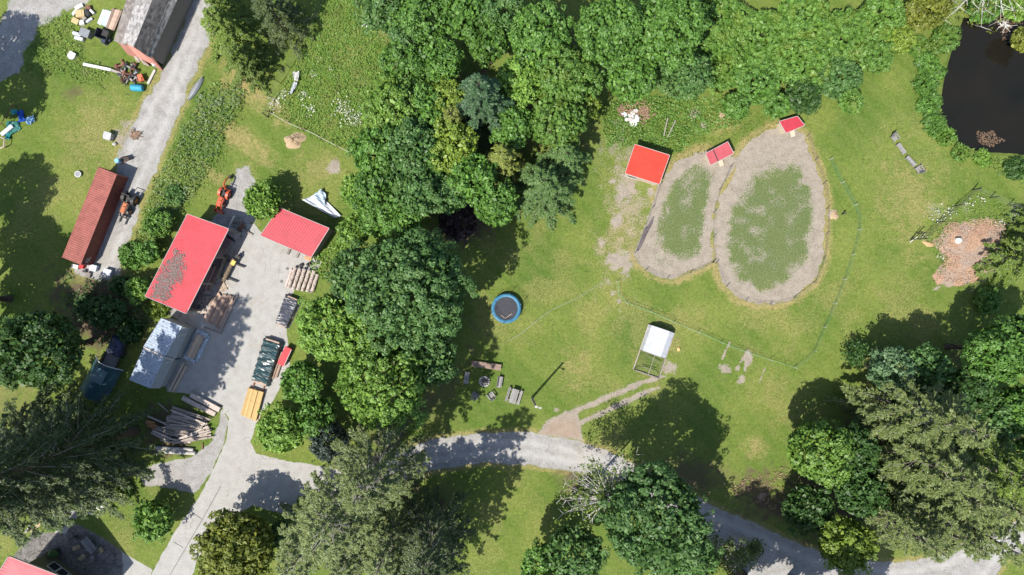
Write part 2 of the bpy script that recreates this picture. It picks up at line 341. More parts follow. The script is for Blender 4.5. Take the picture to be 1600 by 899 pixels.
tv = gt.n('ShaderNodeMapRange'); lnk(gt.t, tv.inputs[0], gt.math('ADD', gt.math('ADD', gt.math('MULTIPLY', n_f, .42), gt.math('MULTIPLY', n_ff, .18)), gt.math('MULTIPLY', gt.noise(2.2, 3, .75, pos), .4))); tv.inputs[1].default_value = .32; tv.inputs[2].default_value = .68; tv.inputs[3].default_value = 0.45; tv.inputs[4].default_value = 1.5
lnk(gt.t, tone.inputs['Value'], tv.outputs[0]); mw = gt.n('ShaderNodeTexWave', wave_type='BANDS', bands_direction='DIAGONAL'); mw.inputs['Scale'].default_value = .22; mw.inputs['Distortion'].default_value = 2.5; mw.inputs['Detail'].default_value = 1; mw.inputs['Detail Scale'].default_value = .4; gt.t.links.new(pos, mw.inputs['Vector'])
g = gt.mix(gt.math('MULTIPLY', mw.outputs['Fac'], .22), tone.outputs[0], (0.165, 0.185, 0.056))
g = gt.mix(gt.math('MULTIPLY', gt.attr('worn'), .8), g, gt.mix(gt.step(n_f, .35, .65), (0.085, 0.118, 0.045), (0.140, 0.160, 0.075)))
spk = gt.mix(gt.step(n_ff, .35, .7), (0.135, 0.10, 0.065), (0.075, 0.055, 0.038))
g = gt.mix(fac('litter', 0.9, 0.3), g, spk)
di = gt.mix(gt.step(n_mid, .35, .7), (0.305, 0.262, 0.216), (0.232, 0.198, 0.160)); di = gt.mix(gt.math('MULTIPLY', gt.step(n_f, .5, .66), .6), di, (0.385, 0.34, 0.29))
di = gt.mix(gt.math('MULTIPLY', gt.step(gt.noise(7, 2, .6, pos), .58, .64), .5), di, (0.12, 0.125, 0.07))
n_d = gt.math('ADD', gt.math('MULTIPLY', n_f, .55), gt.math('MULTIPLY', n_ff, .45))
g = gt.mix(fac('dirt', 1.5, 0.2, n_d), g, di)
mu = gt.mix(gt.step(n_f, .3, .7), (0.42, 0.27, 0.18), (0.27, 0.17, 0.12)); mu = gt.mix(gt.math('MULTIPLY', gt.step(gt.noise(.4, 4, .6, pos), .45, .6), .8), mu, (0.30, 0.245, 0.205))
g = gt.mix(fac('mulch', 0.5, 0.15), g, mu)
gr = gt.mix(gt.step(n_mid, .3, .75), (0.345, 0.335, 0.325), (0.255, 0.242, 0.225))
gr = gt.mix(gt.math('MULTIPLY', gt.step(n_f, .45, .7), .55), gr, (0.17, 0.165, 0.158)); gr = gt.mix(gt.step(n_big, .52, .7), gr, (0.33, 0.308, 0.275))
gr = gt.mix(gt.math('MULTIPLY', gt.attr('rut'), .5), gr, (0.43, 0.42, 0.405)); gr = gt.mix(gt.math('MULTIPLY', gt.step(gt.noise(.5, 4, .65, pos), .55, .68), .5), gr, (0.20, 0.185, 0.165))
g = gt.mix(fac('gravel', 0.75, 0.2), g, gr)
co_ = gt.mix(gt.step(n_mid, .3, .8), (0.375, 0.365, 0.345), (0.305, 0.292, 0.272)); co_ = gt.mix(gt.math('MULTIPLY', gt.step(n_f, .5, .75), .4), co_, (0.225, 0.216, 0.204))
co_ = gt.mix(gt.step(gt.noise(.35, 5, .7, pos), .58, .72), co_, (0.30, 0.272, 0.235))
vo = gt.n('ShaderNodeTexVoronoi', feature='DISTANCE_TO_EDGE'); vo.inputs['Scale'].default_value = 0.33
wv = gt.n('ShaderNodeVectorMath', operation='ADD'); gt.t.links.new(pos, wv.inputs[0]); nn = gt.n('ShaderNodeTexNoise'); nn.inputs['Scale'].default_value = 1.1; nn.inputs['Detail'].default_value = 5; gt.t.links.new(pos, nn.inputs['Vector']); gt.t.links.new(nn.outputs['Color'], wv.inputs[1]); gt.t.links.new(wv.outputs[0], vo.inputs['Vector'])
co_ = gt.mix(gt.math('MULTIPLY', gt.math('SUBTRACT', 1.0, gt.step(vo.outputs['Distance'], 0.0, 0.014)), gt.math('MULTIPLY', gt.step(gt.noise(.16, 2, .5, pos), .5, .6), .6)), co_, (0.14, 0.13, 0.12))
g = gt.mix(fac('concrete', 0.25, 0.1), g, co_)
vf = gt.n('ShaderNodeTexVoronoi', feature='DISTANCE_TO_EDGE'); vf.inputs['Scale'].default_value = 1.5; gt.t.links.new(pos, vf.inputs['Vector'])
fl = gt.mix(gt.step(n_mid, .3, .7), (0.215, 0.20, 0.19), (0.14, 0.132, 0.126)); fl = gt.mix(gt.step(vf.outputs['Distance'], .0, .05), (0.06, 0.065, 0.045), fl)  # paving joints, with the stone tone darkened to carry the patio shade
g = gt.mix(gt.attr('shade_flags'), g, fl)
g = gt.mix(gt.math('MULTIPLY', fac('flowers', 0.3, .3), gt.step(gt.noise(9, 2, .6, pos), .53, .6)), g, (0.46, 0.455, 0.43))
gt.col(g); gt.bump(gt.math('ADD', n_f, gt.math('MULTIPLY', n_ff, .6)), 0.55, 0.12); GROUND = gt.done(0.95, 0, 0.1)

ctr = lambda a: 0.25 * (a[:-1, :-1] + a[1:, :-1] + a[:-1, 1:] + a[1:, 1:])
cls = np.zeros((len(ys) - 1, len(xs) - 1), int)
for i, ks in ((1, ('pa',)), (2, ('pb',)), (3, ('lane',)), (4, ('pad', 'track')), (5, ('side', 'path')), (6, ('road',)), (7, ('yard',)), (8, ('patio',))):
    for k in ks: cls[ctr(D[k]) < 0] = i
tr = ctr(D['track']) < 0; cls[tr & (cls == 4)] = 9
nx = len(xs); idx = np.arange(len(xs) * len(ys)).reshape(Z.shape)
allV = np.stack([X.ravel(), Y.ravel(), Z.ravel()], 1)
Q = np.stack([idx[:-1, :-1], idx[:-1, 1:], idx[1:, 1:], idx[1:, :-1]], -1)
def region(name, c, label, extra=None):
    q = Q[cls == c].reshape(-1, 4)
    if not len(q): return
    u, inv = np.unique(q.ravel(), return_inverse=True); V = allV[u]; F = inv.reshape(-1, 4)
    if extra is not None: F = np.vstack([F, extra[1] + len(V)]); V = np.vstack([V, extra[0]])
    me = np_mesh(name, V, F, GROUND, True)
    for k, a in A.items():
        at = me.attributes.new(k, 'FLOAT', 'POINT'); d = np.zeros(len(V), np.float32); d[:len(u)] = a.ravel()[u]; at.data.foreach_set('value', d)
    tag(link(name, me), label, None, None, 'structure')
B = 420.0
far = (np.array([[-B, -B, -.04], [B, -B, -.04], [B, B, -.04], [-B, B, -.04], [-GX, -GY, 0], [GX, -GY, 0], [GX, GY, 0], [-GX, GY, 0]]), np.array([[0, 1, 5, 4], [1, 2, 6, 5], [2, 3, 7, 6], [3, 0, 4, 7]]))
region('ground', 0, 'mown green and straw coloured grass of the whole property', far)
region('dirt_paddock', 1, 'narrow bare dirt paddock with a worn grass middle, left lobe of the heart shaped pair')
region('dirt_paddock', 2, 'wide bare dirt paddock with a large worn grass middle, right of the pair')
region('gravel_lane', 3, 'shaded grey gravel lane left of the weathered barn')
region('gravel_pad', 4, 'grey gravel strip behind and beneath the big red shed')
region('gravel_path', 5, 'pale grey gravel apron and short path beside the bottom left lawn')
region('gravel_road', 6, 'curved grey gravel road sweeping along the bottom of the lawn')
region('concrete_yard', 7, 'pale cracked concrete yard and driveway between the sheds and the trees')
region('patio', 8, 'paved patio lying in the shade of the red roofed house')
region('gravel_track', 9, 'pale gravel track running from the weathered barn down past the shipping container')
# pond
wt = NT('pond_water'); wt.col(wt.mix(wt.noise(.25, 3, .5, wt.geo().outputs['Position']), (0.016, 0.013, 0.008), (0.006, 0.007, 0.006))); wt.bump(wt.noise(1.2, 3, .5, wt.geo().outputs['Position']), 0.04, 0.05); WATER = wt.done(0.06, 0, 0.32)
pw = [P(*p) for p in POND]; cx = sum(p.x for p in pw) / len(pw); cy = sum(p.y for p in pw) / len(pw)
mb = MB(); mb.prism([((p.x - cx) * 1.06 + cx, (p.y - cy) * 1.06 + cy) for p in pw][::-1], -0.9, -0.22)
tag(mb.build('pond_water', WATER), 'still dark water of the pond in the top right corner', None, None, 'structure')
# saw cuts across the driveway slabs
mb = MB()
for a, b in (((299, 800), (316, 812)), ((271, 847), (286, 856)), ((316, 812), (262, 905)), ((345, 760), (316, 812))):
    mb.beam(P(*a, 0.012), P(*b, 0.012), 0.07, 0.012)
tag(mb.build('driveway_joints', mat('joint', (.1, .1, .09))), 'dark joints between the concrete driveway slabs', None, None, 'structure')

# ------------------------------------------------------------------ vegetation builders
def unit(v): return v / (np.linalg.norm(v, axis=-1, keepdims=True) + 1e-9)
def leaves(C, N, L, W, rs):
    """rhombic leaves at C facing N; L, W arrays or numbers"""
    n = len(C); r = unit(rs.randn(n, 3)); T = unit(np.cross(N, r)); S = np.cross(N, T)
    L = np.broadcast_to(np.asarray(L, float).reshape(-1, 1), (n, 1)); W = np.broadcast_to(np.asarray(W, float).reshape(-1, 1), (n, 1))
    V = np.stack([C - T * L / 2, C + S * W / 2 + N * L * .08, C + T * L / 2, C - S * W / 2 + N * L * .08], 1).reshape(-1, 3)
    return V, np.arange(n * 4).reshape(-1, 4)
def oriented(C, N, T, L, W):
    S = np.cross(N, T); L = np.asarray(L).reshape(-1, 1); W = np.asarray(W).reshape(-1, 1)
    V = np.stack([C, C + T * L * .45 + S * W / 2, C + T * L, C + T * L * .45 - S * W / 2], 1).reshape(-1, 3)
    return V, np.arange(len(C) * 4).reshape(-1, 4)
def sph(n, rs, zmin=-1.0):
    z = rs.uniform(zmin, 1, n); a = rs.uniform(0, 2 * np.pi, n); r = np.sqrt(np.maximum(0, 1 - z * z)); return np.stack([r * np.cos(a), r * np.sin(a), z], 1)
BARK = mat('bark', (.10, .075, .055), (.06, .045, .035), 2.5, .95)
PALE_WOOD = mat('pale_branch', (.30, .275, .24), (.20, .18, .15), 2, .9)
BLEACHED = mat('bleached_branch', (.50, .48, .45), (.36, .34, .31), 2, .85)
LM = dict(
    maple=leaf_mat('maple_leaf', (.042, .105, .018), (.088, .178, .030)),
    deep=leaf_mat('deep_leaf', (.036, .092, .022), (.080, .155, .042), (.09, .165, .042)),
    bright=leaf_mat('bright_leaf', (.070, .150, .020), (.130, .220, .036)),
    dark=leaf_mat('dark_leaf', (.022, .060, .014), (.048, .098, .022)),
    blue=leaf_mat('blue_leaf', (.048, .105, .042), (.095, .155, .070)),
    yellow=leaf_mat('yellow_leaf', (.090, .155, .016), (.150, .205, .030)),
    olive=leaf_mat('olive_leaf', (.075, .100, .012), (.130, .145, .024)),
    willow=leaf_mat('willow_leaf', (.055, .130, .018), (.100, .185, .034), (.125, .20, .03)),
    ink=leaf_mat('ink_leaf', (.018, .032, .024), (.040, .058, .046)),
    purple=leaf_mat('purple_leaf', (.030, .018, .022), (.060, .035, .04)),
    cedar=leaf_mat('cedar_spray', (.045, .095, .012), (.135, .185, .030), None, .15),
    fir=leaf_mat('fir_spray', (.020, .040, .012), (.066, .092, .026), None, .12),
    pine=leaf_mat('pine_spray', (.024, .060, .024), (.052, .100, .042), None, .12),
    spruce=leaf_mat('spruce_spray', (.050, .082, .020), (.140, .170, .052), None, .15),
    gold=leaf_mat('gold_spray', (.095, .130, .018), (.160, .180, .036), None, .15),
    larch=leaf_mat('larch_spray', (.050, .105, .022), (.090, .150, .045), None, .18),
    weed=leaf_mat('weed_blade', (.070, .145, .022), (.130, .205, .040), (.15, .18, .05)), meadow=leaf_mat('meadow_blade', (.075, .165, .022), (.130, .235, .040), (.16, .20, .05)), greyweed=leaf_mat('grey_weed_blade', (.075, .125, .050), (.135, .175, .095)),
    rust=leaf_mat('dead_spray', (.16, .10, .06), (.24, .16, .10), None, .1))
seed_n = [100]
def rs_new(): seed_n[0] += 1; return np.random.RandomState(seed_n[0])
def broadleaf(name, label, px, py, rpx, H, leaf='maple', group=None, clump=0.8, dens=1.0, ls=0.30, trunk=True, flat=1.0, cat='tree', part='crown', gaps=0.07):
    """px, py, rpx: middle and radius of the crown as the photo shows it"""
    rs = rs_new(); zc = 0.64 * H; k = (CAM_H - zc) / CAM_H; R = rpx / PPM * k; c = P(px, py, zc); base = Vector((c.x, c.y, 0))
    t = thing(name, label, cat, base, 0, group)
    Rz = min(0.40 * H, R) * flat; zc = max(zc, Rz * 0.75) if H > 2.5 else Rz * 0.55
    # lobes
    nl = int(np.clip(5 + R * 2.2, 5, 26)); lr = R * (0.50 if nl < 9 else 0.40 if nl < 16 else 0.33)
    d = sph(nl, rs, -0.25); rad = (R - lr) * rs.uniform(0.5, 0.98, nl) ** 0.6
    LC = d * rad[:, None] * np.array([1, 1, Rz / R]); LC[0] = (0, 0, Rz * 0.35)
    LR = lr * rs.uniform(0.75, 1.2, nl)
    cs = []; cn = []
    for i in range(nl):
        m = max(6, int(2.3 * (LR[i] / clump) ** 2)); q = sph(m, rs, -0.35); p = LC[i] + q * LR[i] * np.array([1, 1, min(1, Rz / R + .15)])
        dd = np.linalg.norm((p[:, None, :] - LC[None]) / LR[None, :, None], axis=2); dd[:, i] = 9
        keep = (dd.min(1) > 0.80) & (rs.rand(m) > gaps); cs.append(p[keep]); cn.append(q[keep])
    cs = np.concatenate(cs); cn = np.concatenate(cn)
    cr = clump * rs.uniform(0.40, 0.95, len(cs)); n_l = np.maximum(10, (dens * 78 * (cr / 0.8) ** 2 * (0.36 / ls) ** 2)).astype(int)
    ci = np.repeat(np.arange(len(cs)), n_l); q = sph(len(ci), rs, -0.45)
    Lp = cs[ci] + q * (cr[ci] * rs.uniform(0.55, 1.05, len(ci)))[:, None]
    N = unit(q * 0.75 + cn[ci] * 0.35 + np.array([0, 0, 0.45]) + rs.randn(len(ci), 3) * 0.36)
    core = sph(int(120 * R * R * .95), rs, -0.6) * R * rs.uniform(.55, .80, (int(120 * R * R * .95), 1)) * np.array([1, 1, Rz / R])
    Lp = np.vstack([Lp, core]); N = np.vstack([N, unit(rs.randn(len(core), 3) + np.array([0, 0, .6]))])
    sz = ls * rs.uniform(0.6, 1.3, len(Lp)); sz[-len(core):] = 0.62
    Lp[:, 2] += zc; ok = Lp[:, 2] > 0.08; Lp, N, sz = Lp[ok], N[ok], sz[ok]
    V, F = leaves(Lp, N, sz, sz * 0.68, rs)
    link(part, np_mesh(part, V, F, LM[leaf]), t)
    if trunk:
        mb = MB(); tr_ = max(0.05, 0.022 * H + 0.02 * R)
        mb.tube([(0, 0, -0.15), (0.02 * H, 0.01 * H, zc * .35), (0, 0, zc * .8), (0, 0, zc + Rz * .3)], [tr_ * 1.25, tr_, tr_ * .7, tr_ * .25], 7)
        for i in range(1, nl, 2 if nl > 12 else 1):
            e = Vector(LC[i]) + Vector((0, 0, zc)); s0 = Vector((0, 0, max(0.2, zc * rs.uniform(.35, .8))))
            mb.tube([s0, s0.lerp(e, .5) + Vector((0, 0, -.05 * R)), e], [tr_ * .45, tr_ * .3, tr_ * .1], 5, False)
        mb.build('trunk', BARK, t, False)
    return t
def conifer(name, label, bx, by, rpx, H, leaf='fir', group=None, bare=0.15, wood=None, spray=0.62, droop=0.28, dens=1.0, z0=0.1, nb=None, cat='tree', up=0.10, power=0.8):
    """bx, by: the foot of the trunk in photo pixels; rpx: reach of the lowest limbs on the ground scale"""
    rs = rs_new(); R = rpx / PPM; base = P(bx, by); t = thing(name, label, cat, base, 0, group)
    wood = wood or BARK; mb = MB(); tr_ = 0.017 * H
    lx, ly = rs.uniform(-.02, .02, 2) * H
    mb.tube([(0, 0, -.2), (lx * .3, ly * .3, H * .4), (lx * .7, ly * .7, H * .75), (lx, ly, H)], [tr_ * 1.2, tr_ * .8, tr_ * .4, tr_ * .06], 7)
    mb.build('trunk', BARK, t, False)
    limb = MB(); Cs = []; Ts = []; Ns = []; Ls = []; Ws = []
    nb = nb or int(22 + H * 3.4); ga = rs.rand() * 6.28
    for i in range(nb):
        f = z0 + (0.985 - z0) * (i + rs.rand() * .8) / nb; z = f * H; az = ga + i * 2.39996 + rs.uniform(-.25, .25)
        L = (R * (1 - f) ** power * rs.uniform(0.72, 1.12) + 0.025 * H * rs.uniform(.5, 1.2))
        ax = Vector((math.cos(az), math.sin(az), 0)); n = 6; pts = []
        bend = rs.uniform(-.22, .22)
        for j in range(n + 1):
            s = j / n; h = z + L * (up * s * 2.0 - droop * (0.6 + .8 * (1 - f)) * s * s * 1.6) + (0.12 * L * max(0, s - .7) if droop > .2 else 0)
            pts.append(Vector((lx * f, ly * f, h)) + ax * (L * s) + Vector((-ax.y, ax.x, 0)) * bend * L * s * s)
        limb.tube(pts, [0.009 * L + .014, .007 * L + .012, .006 * L + .010, .005 * L + .009, .004 * L + .007, .003 * L + .005, .004], 4, False)
        PT = np.array([list(p) for p in pts]); m = int(max(8, L * 6.4 * dens))
        s = bare + (1 - bare) * rs.rand(m) ** 0.8; k = np.clip((s * n).astype(int), 0, n - 1); fr = (s * n - k)[:, None]
        C = PT[k] * (1 - fr) + PT[k + 1] * fr; D_ = unit(PT[k + 1] - PT[k]); side = np.where(rs.rand(m) < .5, -1, 1)[:, None]
        Sx = unit(np.cross(D_, np.array([0, 0, 1.0]))) * side; a = rs.uniform(.35, 1.05, m)[:, None]
        B_ = unit(D_ * np.cos(a) + Sx * np.sin(a) + np.array([0, 0, 1.0]) * rs.uniform(-.35, .22, m)[:, None])
        bl = np.clip(L * .22 * (1.2 - s), .30, 1.25) * rs.uniform(.6, 1.2, m); r = 15; i_ = np.repeat(np.arange(m), r); tt = rs.uniform(.05, 1.0, m * r)[:, None]
        C = C[i_] + B_[i_] * bl[i_][:, None] * tt + rs.randn(m * r, 3) * .035; D2 = B_[i_]
        S2 = unit(np.cross(D2, np.array([0, 0, 1.0]))) * np.where(rs.rand(m * r) < .5, -1, 1)[:, None]; a = rs.uniform(.0, .8, m * r)[:, None]
        T = unit(D2 * np.cos(a) + S2 * np.sin(a) + rs.randn(m * r, 3) * .16)
        Nn = unit(np.array([0, 0, 1.0]) + rs.randn(m * r, 3) * .45); Nn = unit(Nn - T * (Nn * T).sum(1, keepdims=True))
        Cs.append(C); Ts.append(T); Ns.append(Nn); l = spray * .50 * rs.uniform(.55, 1.25, m * r); Ls.append(l); Ws.append(l * rs.uniform(.22, .40, m * r))
    limb.build('limbs', wood, t, False)
    V, F = oriented(np.concatenate(Cs), np.concatenate(Ns), np.concatenate(Ts), np.concatenate(Ls), np.concatenate(Ws))
    link('crown', np_mesh('crown', V, F, LM[leaf]), t); return t
def bare_tree(name, label, bx, by, rpx, H, wood=None, n=34, spread=.35, group=None, leafy=None, zfrac=.55, fan=None, arch=.35):
    rs = rs_new(); R = rpx / PPM; t = thing(name, label, 'tree', P(bx, by), 0, group); mb = MB(); wood = wood or PALE_WOOD
    mb.tube([(0, 0, -.2), (.1, .1, H * .5), (0, 0, H)], [.012 * H + .05, .009 * H + .04, .03], 6); mb.build('trunk', wood, t, False)
    mb = MB(); tips = []
    for i in range(n):
        az = (rs.rand() * 6.28) if fan is None else math.radians(rs.uniform(*fan)); f = zfrac + (1 - zfrac) * rs.rand(); L = R * rs.uniform(.45, 1.05); a = Vector((math.cos(az), math.sin(az), 0)); s = Vector((-a.y, a.x, 0)); b = rs.uniform(-spread, spread)
        pts = [Vector((0, 0, f * H)) + a * L * u + s * L * b * u * u + Vector((0, 0, arch * L * u - arch * 1.3 * L * u * u)) for u in (0, .25, .5, .75, 1)]
        mb.tube(pts, [.075, .06, .045, .03, .014], 4, False)
        for u in range(1, 5):
            for sg in (-1, 1):
                if rs.rand() < .75:
                    e = pts[u] + a * L * .17 * rs.rand() + s * sg * L * .16 * rs.uniform(.4, 1.2) + Vector((0, 0, rs.uniform(-.1, .2) * L)); mb.tube([pts[u], pts[u].lerp(e, .5) + a * .03, e], [.03, .022, .01], 3, False); tips.append(e)
        tips.append(pts[-1])
    mb.build('branches', wood, t, False)
    if leafy:
        T = np.array([list(p) for p in tips]); T = T[rs.rand(len(T)) < leafy[1]]; C = np.repeat(T, 16, 0); C = C + rs.randn(*C.shape) * .28
        V, F = leaves(C, unit(rs.randn(len(C), 3) + np.array([0, 0, .9])), rs.uniform(.2, .4, len(C)), .2, rs); link('leaves', np_mesh('leaves', V, F, LM[leafy[0]]), t)
    return t
def scatter_in(poly, n, rs):
    pts = np.array([[(p[0] - 800) / PPM, (449.5 - p[1]) / PPM] for p in poly]); lo, hi = pts.min(0), pts.max(0)
    x = rs.uniform(lo[0], hi[0], n); y = rs.uniform(lo[1], hi[1], n); m = sdf(x, y, poly, 3.0) + (vnoise(x + 300, y + 300, .6, 77, 2) - .5) * 1.2 < 0
    return x[m], y[m]
def weeds(label, poly, dens, leaf, hmin=.15, hmax=.8, ls=.30, name='tall_grass', seed=1, blade=True, thr=0.0, lump=0.5):
    rs = np.random.RandomState(seed + 900); pts = np.array([[(p[0] - 800) / PPM, (449.5 - p[1]) / PPM] for p in poly])
    ar = np.prod(pts.max(0) - pts.min(0)); x, y = scatter_in(poly, int(ar * dens), rs)
    n = vnoise(x + 300, y + 300, lump, seed * 7 + 3, 3); k = n > thr + rs.rand(len(x)) * .12; x, y, n = x[k], y[k], n[k]
    h = hmin + (hmax - hmin) * np.clip((n - .25) * 1.9, 0.05, 1); z = h * rs.uniform(.35, 1.0, len(x))
    C = np.stack([x, y, z], 1)
    if blade:
        az = rs.rand(len(x)) * 6.28; T = unit(np.stack([np.cos(az), np.sin(az), rs.uniform(.1, 1.3, len(x))], 1)); N = unit(np.array([-.25, -.28, 1.0]) + rs.randn(len(x), 3) * .3); N = unit(N - T * (N * T).sum(1, keepdims=True))
        C[:, 2] *= .55; V, F = oriented(C, N, T, ls * rs.uniform(.7, 1.5, len(x)), ls * rs.uniform(.22, .4, len(x)))
    else:
        V, F = leaves(C, unit(rs.randn(len(x), 3) * .55 + np.array([0, 0, 1.0])), ls * rs.uniform(.6, 1.3, len(x)), ls * .7, rs)
    return tag(link(name, np_mesh(name, V, F, LM[leaf])), label, None, None, 'stuff')
def flowers(label, spots, n, seed):
    rs = np.random.RandomState(seed); C = []
    for px, py, r in spots:
        c = P(px, py); m = int(n * r * r / 100); C.append(np.stack([c.x + rs.randn(m) * r / PPM * .55, c.y + rs.randn(m) * r / PPM * .55, rs.uniform(.2, .75, m)], 1))
    C = np.concatenate(C); V, F = leaves(C, unit(rs.randn(len(C), 3) * .4 + np.array([0, 0, 1.0])), rs.uniform(.12, .26, len(C)), .16, rs)
    tag(link('white_flowers', np_mesh('white_flowers', V, F, mat('petal', (.50, .495, .46), (.40, .39, .36)))), label, None, None, 'stuff')

# ------------------------------------------------------------------ trees and bushes, each one its own thing
BL, CF = broadleaf, conifer
# top left, beside the gravel track
CF('cedar_tree', 'bushy light green conifer whose boughs reach out over the gravel track', 372, 62, 52, 9, 'cedar', None, .02, None, .62, .30, 1.5)
CF('cedar_tree', 'bushy light green conifer beside the weed strip, lower one of the top left clump', 398, 112, 46, 8, 'cedar', None, .02, None, .62, .30, 1.5)
CF('fir_tree', 'sparse dark conifer with a brown dead bough at the top edge of the photo', 452, 48, 48, 11, 'fir', None, .1, None, .6)
CF('cedar_tree', 'small green conifer touching the top edge right beside the gravel track', 362, 24, 32, 7, 'cedar', None, .02, None, .55, .3, 1.4)
# left edge
BL('broadleaf_tree', 'dark green broadleaf tree at the left edge, left of the tarp shelter', 62, 545, 74, 15, 'dark', None, .85, 1.1)
CF('fir_tree', 'huge dark conifer with pale limbs reaching from the left edge to the slab wood heap', 212, 672, 84, 33, 'fir', None, .12, PALE_WOOD, .66, .26, 1.15, .2, None, 'tree', .10, .58)
CF('fir_tree', 'huge dark conifer leaning out of the left edge above the house', 186, 712, 84, 33, 'fir', None, .12, PALE_WOOD, .66, .26, 1.15, .2, None, 'tree', .10, .58)
CF('fir_tree', 'dark conifer at the left edge between the broadleaf tree and the huge conifers', 118, 655, 72, 23, 'fir', None, .12, PALE_WOOD, .66, .26, 1.1, .1)
CF('fir_tree', 'dark conifer rising behind the gravel apron beside the bottom left lawn', 175, 740, 62, 15, 'spruce', None, .15, PALE_WOOD, .7, .25, 1.1)
CF('fir_tree', 'pale tipped conifer at the left edge above the narrow lawn strip', 78, 722, 60, 16, 'spruce', None, .15, PALE_WOOD, .7, .25, 1.1)
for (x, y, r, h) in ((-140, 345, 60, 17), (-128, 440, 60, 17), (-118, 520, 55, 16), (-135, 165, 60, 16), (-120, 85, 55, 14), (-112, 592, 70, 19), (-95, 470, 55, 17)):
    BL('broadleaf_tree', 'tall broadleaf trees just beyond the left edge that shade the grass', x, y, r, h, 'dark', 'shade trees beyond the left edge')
# left middle scrub
for x, y, r, h, lf, lb in (
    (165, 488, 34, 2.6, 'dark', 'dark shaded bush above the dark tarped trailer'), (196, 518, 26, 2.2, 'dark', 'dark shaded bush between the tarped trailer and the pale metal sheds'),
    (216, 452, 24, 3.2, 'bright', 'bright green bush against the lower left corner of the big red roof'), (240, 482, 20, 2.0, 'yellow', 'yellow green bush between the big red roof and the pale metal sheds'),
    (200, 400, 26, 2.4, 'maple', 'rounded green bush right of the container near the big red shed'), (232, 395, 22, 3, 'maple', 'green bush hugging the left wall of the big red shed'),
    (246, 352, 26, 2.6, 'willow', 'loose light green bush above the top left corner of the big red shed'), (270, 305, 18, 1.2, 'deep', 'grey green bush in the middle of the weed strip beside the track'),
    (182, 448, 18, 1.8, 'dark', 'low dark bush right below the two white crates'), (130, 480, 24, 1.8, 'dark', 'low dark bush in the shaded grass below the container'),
    (240, 345, 20, 2.4, 'maple', 'small green bush right of the orange fork tractor')):
    BL('bush', lb, x, y, r, h, lf, None, .45, 1.0, .27, True, 1, 'bush', 'foliage')
# around the yard
BL('small_tree', 'round bright green tree on its own between the two red sheds', 411, 315, 36, 5.2, 'bright', None, .6, 1.0, .32, True)
BL('broadleaf_tree', 'bright green tree at the top left of the great maple beside the small red shed', 553, 362, 30, 7, 'bright', None, .65)
BL('broadleaf_tree', 'green tree squeezed between the grove and the great maple', 590, 342, 36, 10, 'maple', None, .75)
BL('great_maple', 'largest broadleaf tree in the middle, wide dark grey green crown facing the trampoline', 640, 455, 108, 19, 'deep', None, .75, 1.05, .32)
BL('maple_tree', 'bright green maple overhanging the black tarped stack at the yard edge', 522, 512, 66, 14, 'bright', None, .7, 1, .30)
BL('maple_tree', 'wide bright green maple directly above the curved road beside the white folded tarp', 598, 598, 86, 16, 'bright', None, .7, 1.05, .30)
BL('maple_tree', 'bright green maple in the hollow between the great crown and the black tarped stack', 580, 520, 60, 14, 'bright', None, .7, 1, .30)
BL('maple_tree', 'green maple at the upper left shoulder of the great crown', 560, 430, 56, 14, 'deep', None, .7, 1, .30)
BL('maple_tree', 'mid green maple bulging from the great crown towards the fire pit benches', 672, 560, 50, 13, 'deep', None, .7, 1.0, .30)
BL('broadleaf_tree', 'dense green tree right of the green tarped stack and the red box', 472, 596, 40, 6.5, 'maple', None, .6)
BL('broadleaf_tree', 'bright green tree at the corner where the driveway meets the yard', 440, 672, 44, 6.5, 'bright', None, .6)
BL('broadleaf_tree', 'mid green tree filling the gap below the dense tree at the yard edge', 492, 650, 36, 6.5, 'maple', None, .6)
BL('yew_tree', 'very dark blue green tree at the top of the driveway junction', 515, 692, 36, 6, 'ink', None, .5, 1.1, .28)
# bottom left and bottom
BL('small_tree', 'sparse young tree throwing a shadow on the bottom left lawn', 240, 812, 38, 4.5, 'willow', None, .5, .7, .3, True, 1, 'tree', 'crown', .35)
BL('bush', 'rounded green bush beside the bed of stepping stones', 78, 818, 18, 1.6, 'bright', None, .35, 1, .2, True, 1, 'bush', 'foliage')
BL('bush', 'dark green bush at the left edge above the narrow lawn strip', 10, 772, 34, 3.5, 'maple', None, .5, 1, .27, True, 1, 'bush', 'foliage')
BL('bush', 'small pale green bush below the pale tipped conifer near the gravel path', 186, 770, 20, 1.6, 'willow', None, .4, 1, .25, True, 1, 'bush', 'foliage')
BL('cypress_tree', 'dense yellow green dome shaped tree at the bottom edge beside the driveway', 372, 856, 70, 9, 'olive', None, .5, 1.4, .28, True, 1.1)
BL('bush', 'dark green bush tucked right of the yellow green dome tree', 440, 835, 26, 3.2, 'dark', None, .45, 1, .27, True, 1, 'bush', 'foliage')
CF('spruce_tree', 'tall pale conifer, a star of limbs at the start of the curved road', 626, 679, 96, 27, 'spruce', None, .36, PALE_WOOD, .62, .2, .95, .40, 100)
CF('spruce_tree', 'pale star shaped conifer with many grey limbs at the bottom edge', 573, 748, 92, 26, 'spruce', None, .42, PALE_WOOD, .6, .18, .85, .35, 100)
CF('spruce_tree', 'darker conifer at the bottom edge right of the pale rock', 690, 787, 66, 25, 'fir', None, .25, PALE_WOOD, .62, .22, 1.0, .25)
CF('spruce_tree', 'conifer at the bottom edge between the star shaped conifer and the pale rock', 630, 800, 62, 19, 'spruce', None, .3, PALE_WOOD, .62, .22, 1.0, .2)
CF('spruce_tree', 'pale conifer at the bottom edge right of the yellow green dome tree', 512, 812, 70, 18, 'spruce', None, .35, PALE_WOOD, .62, .2, 1.0)
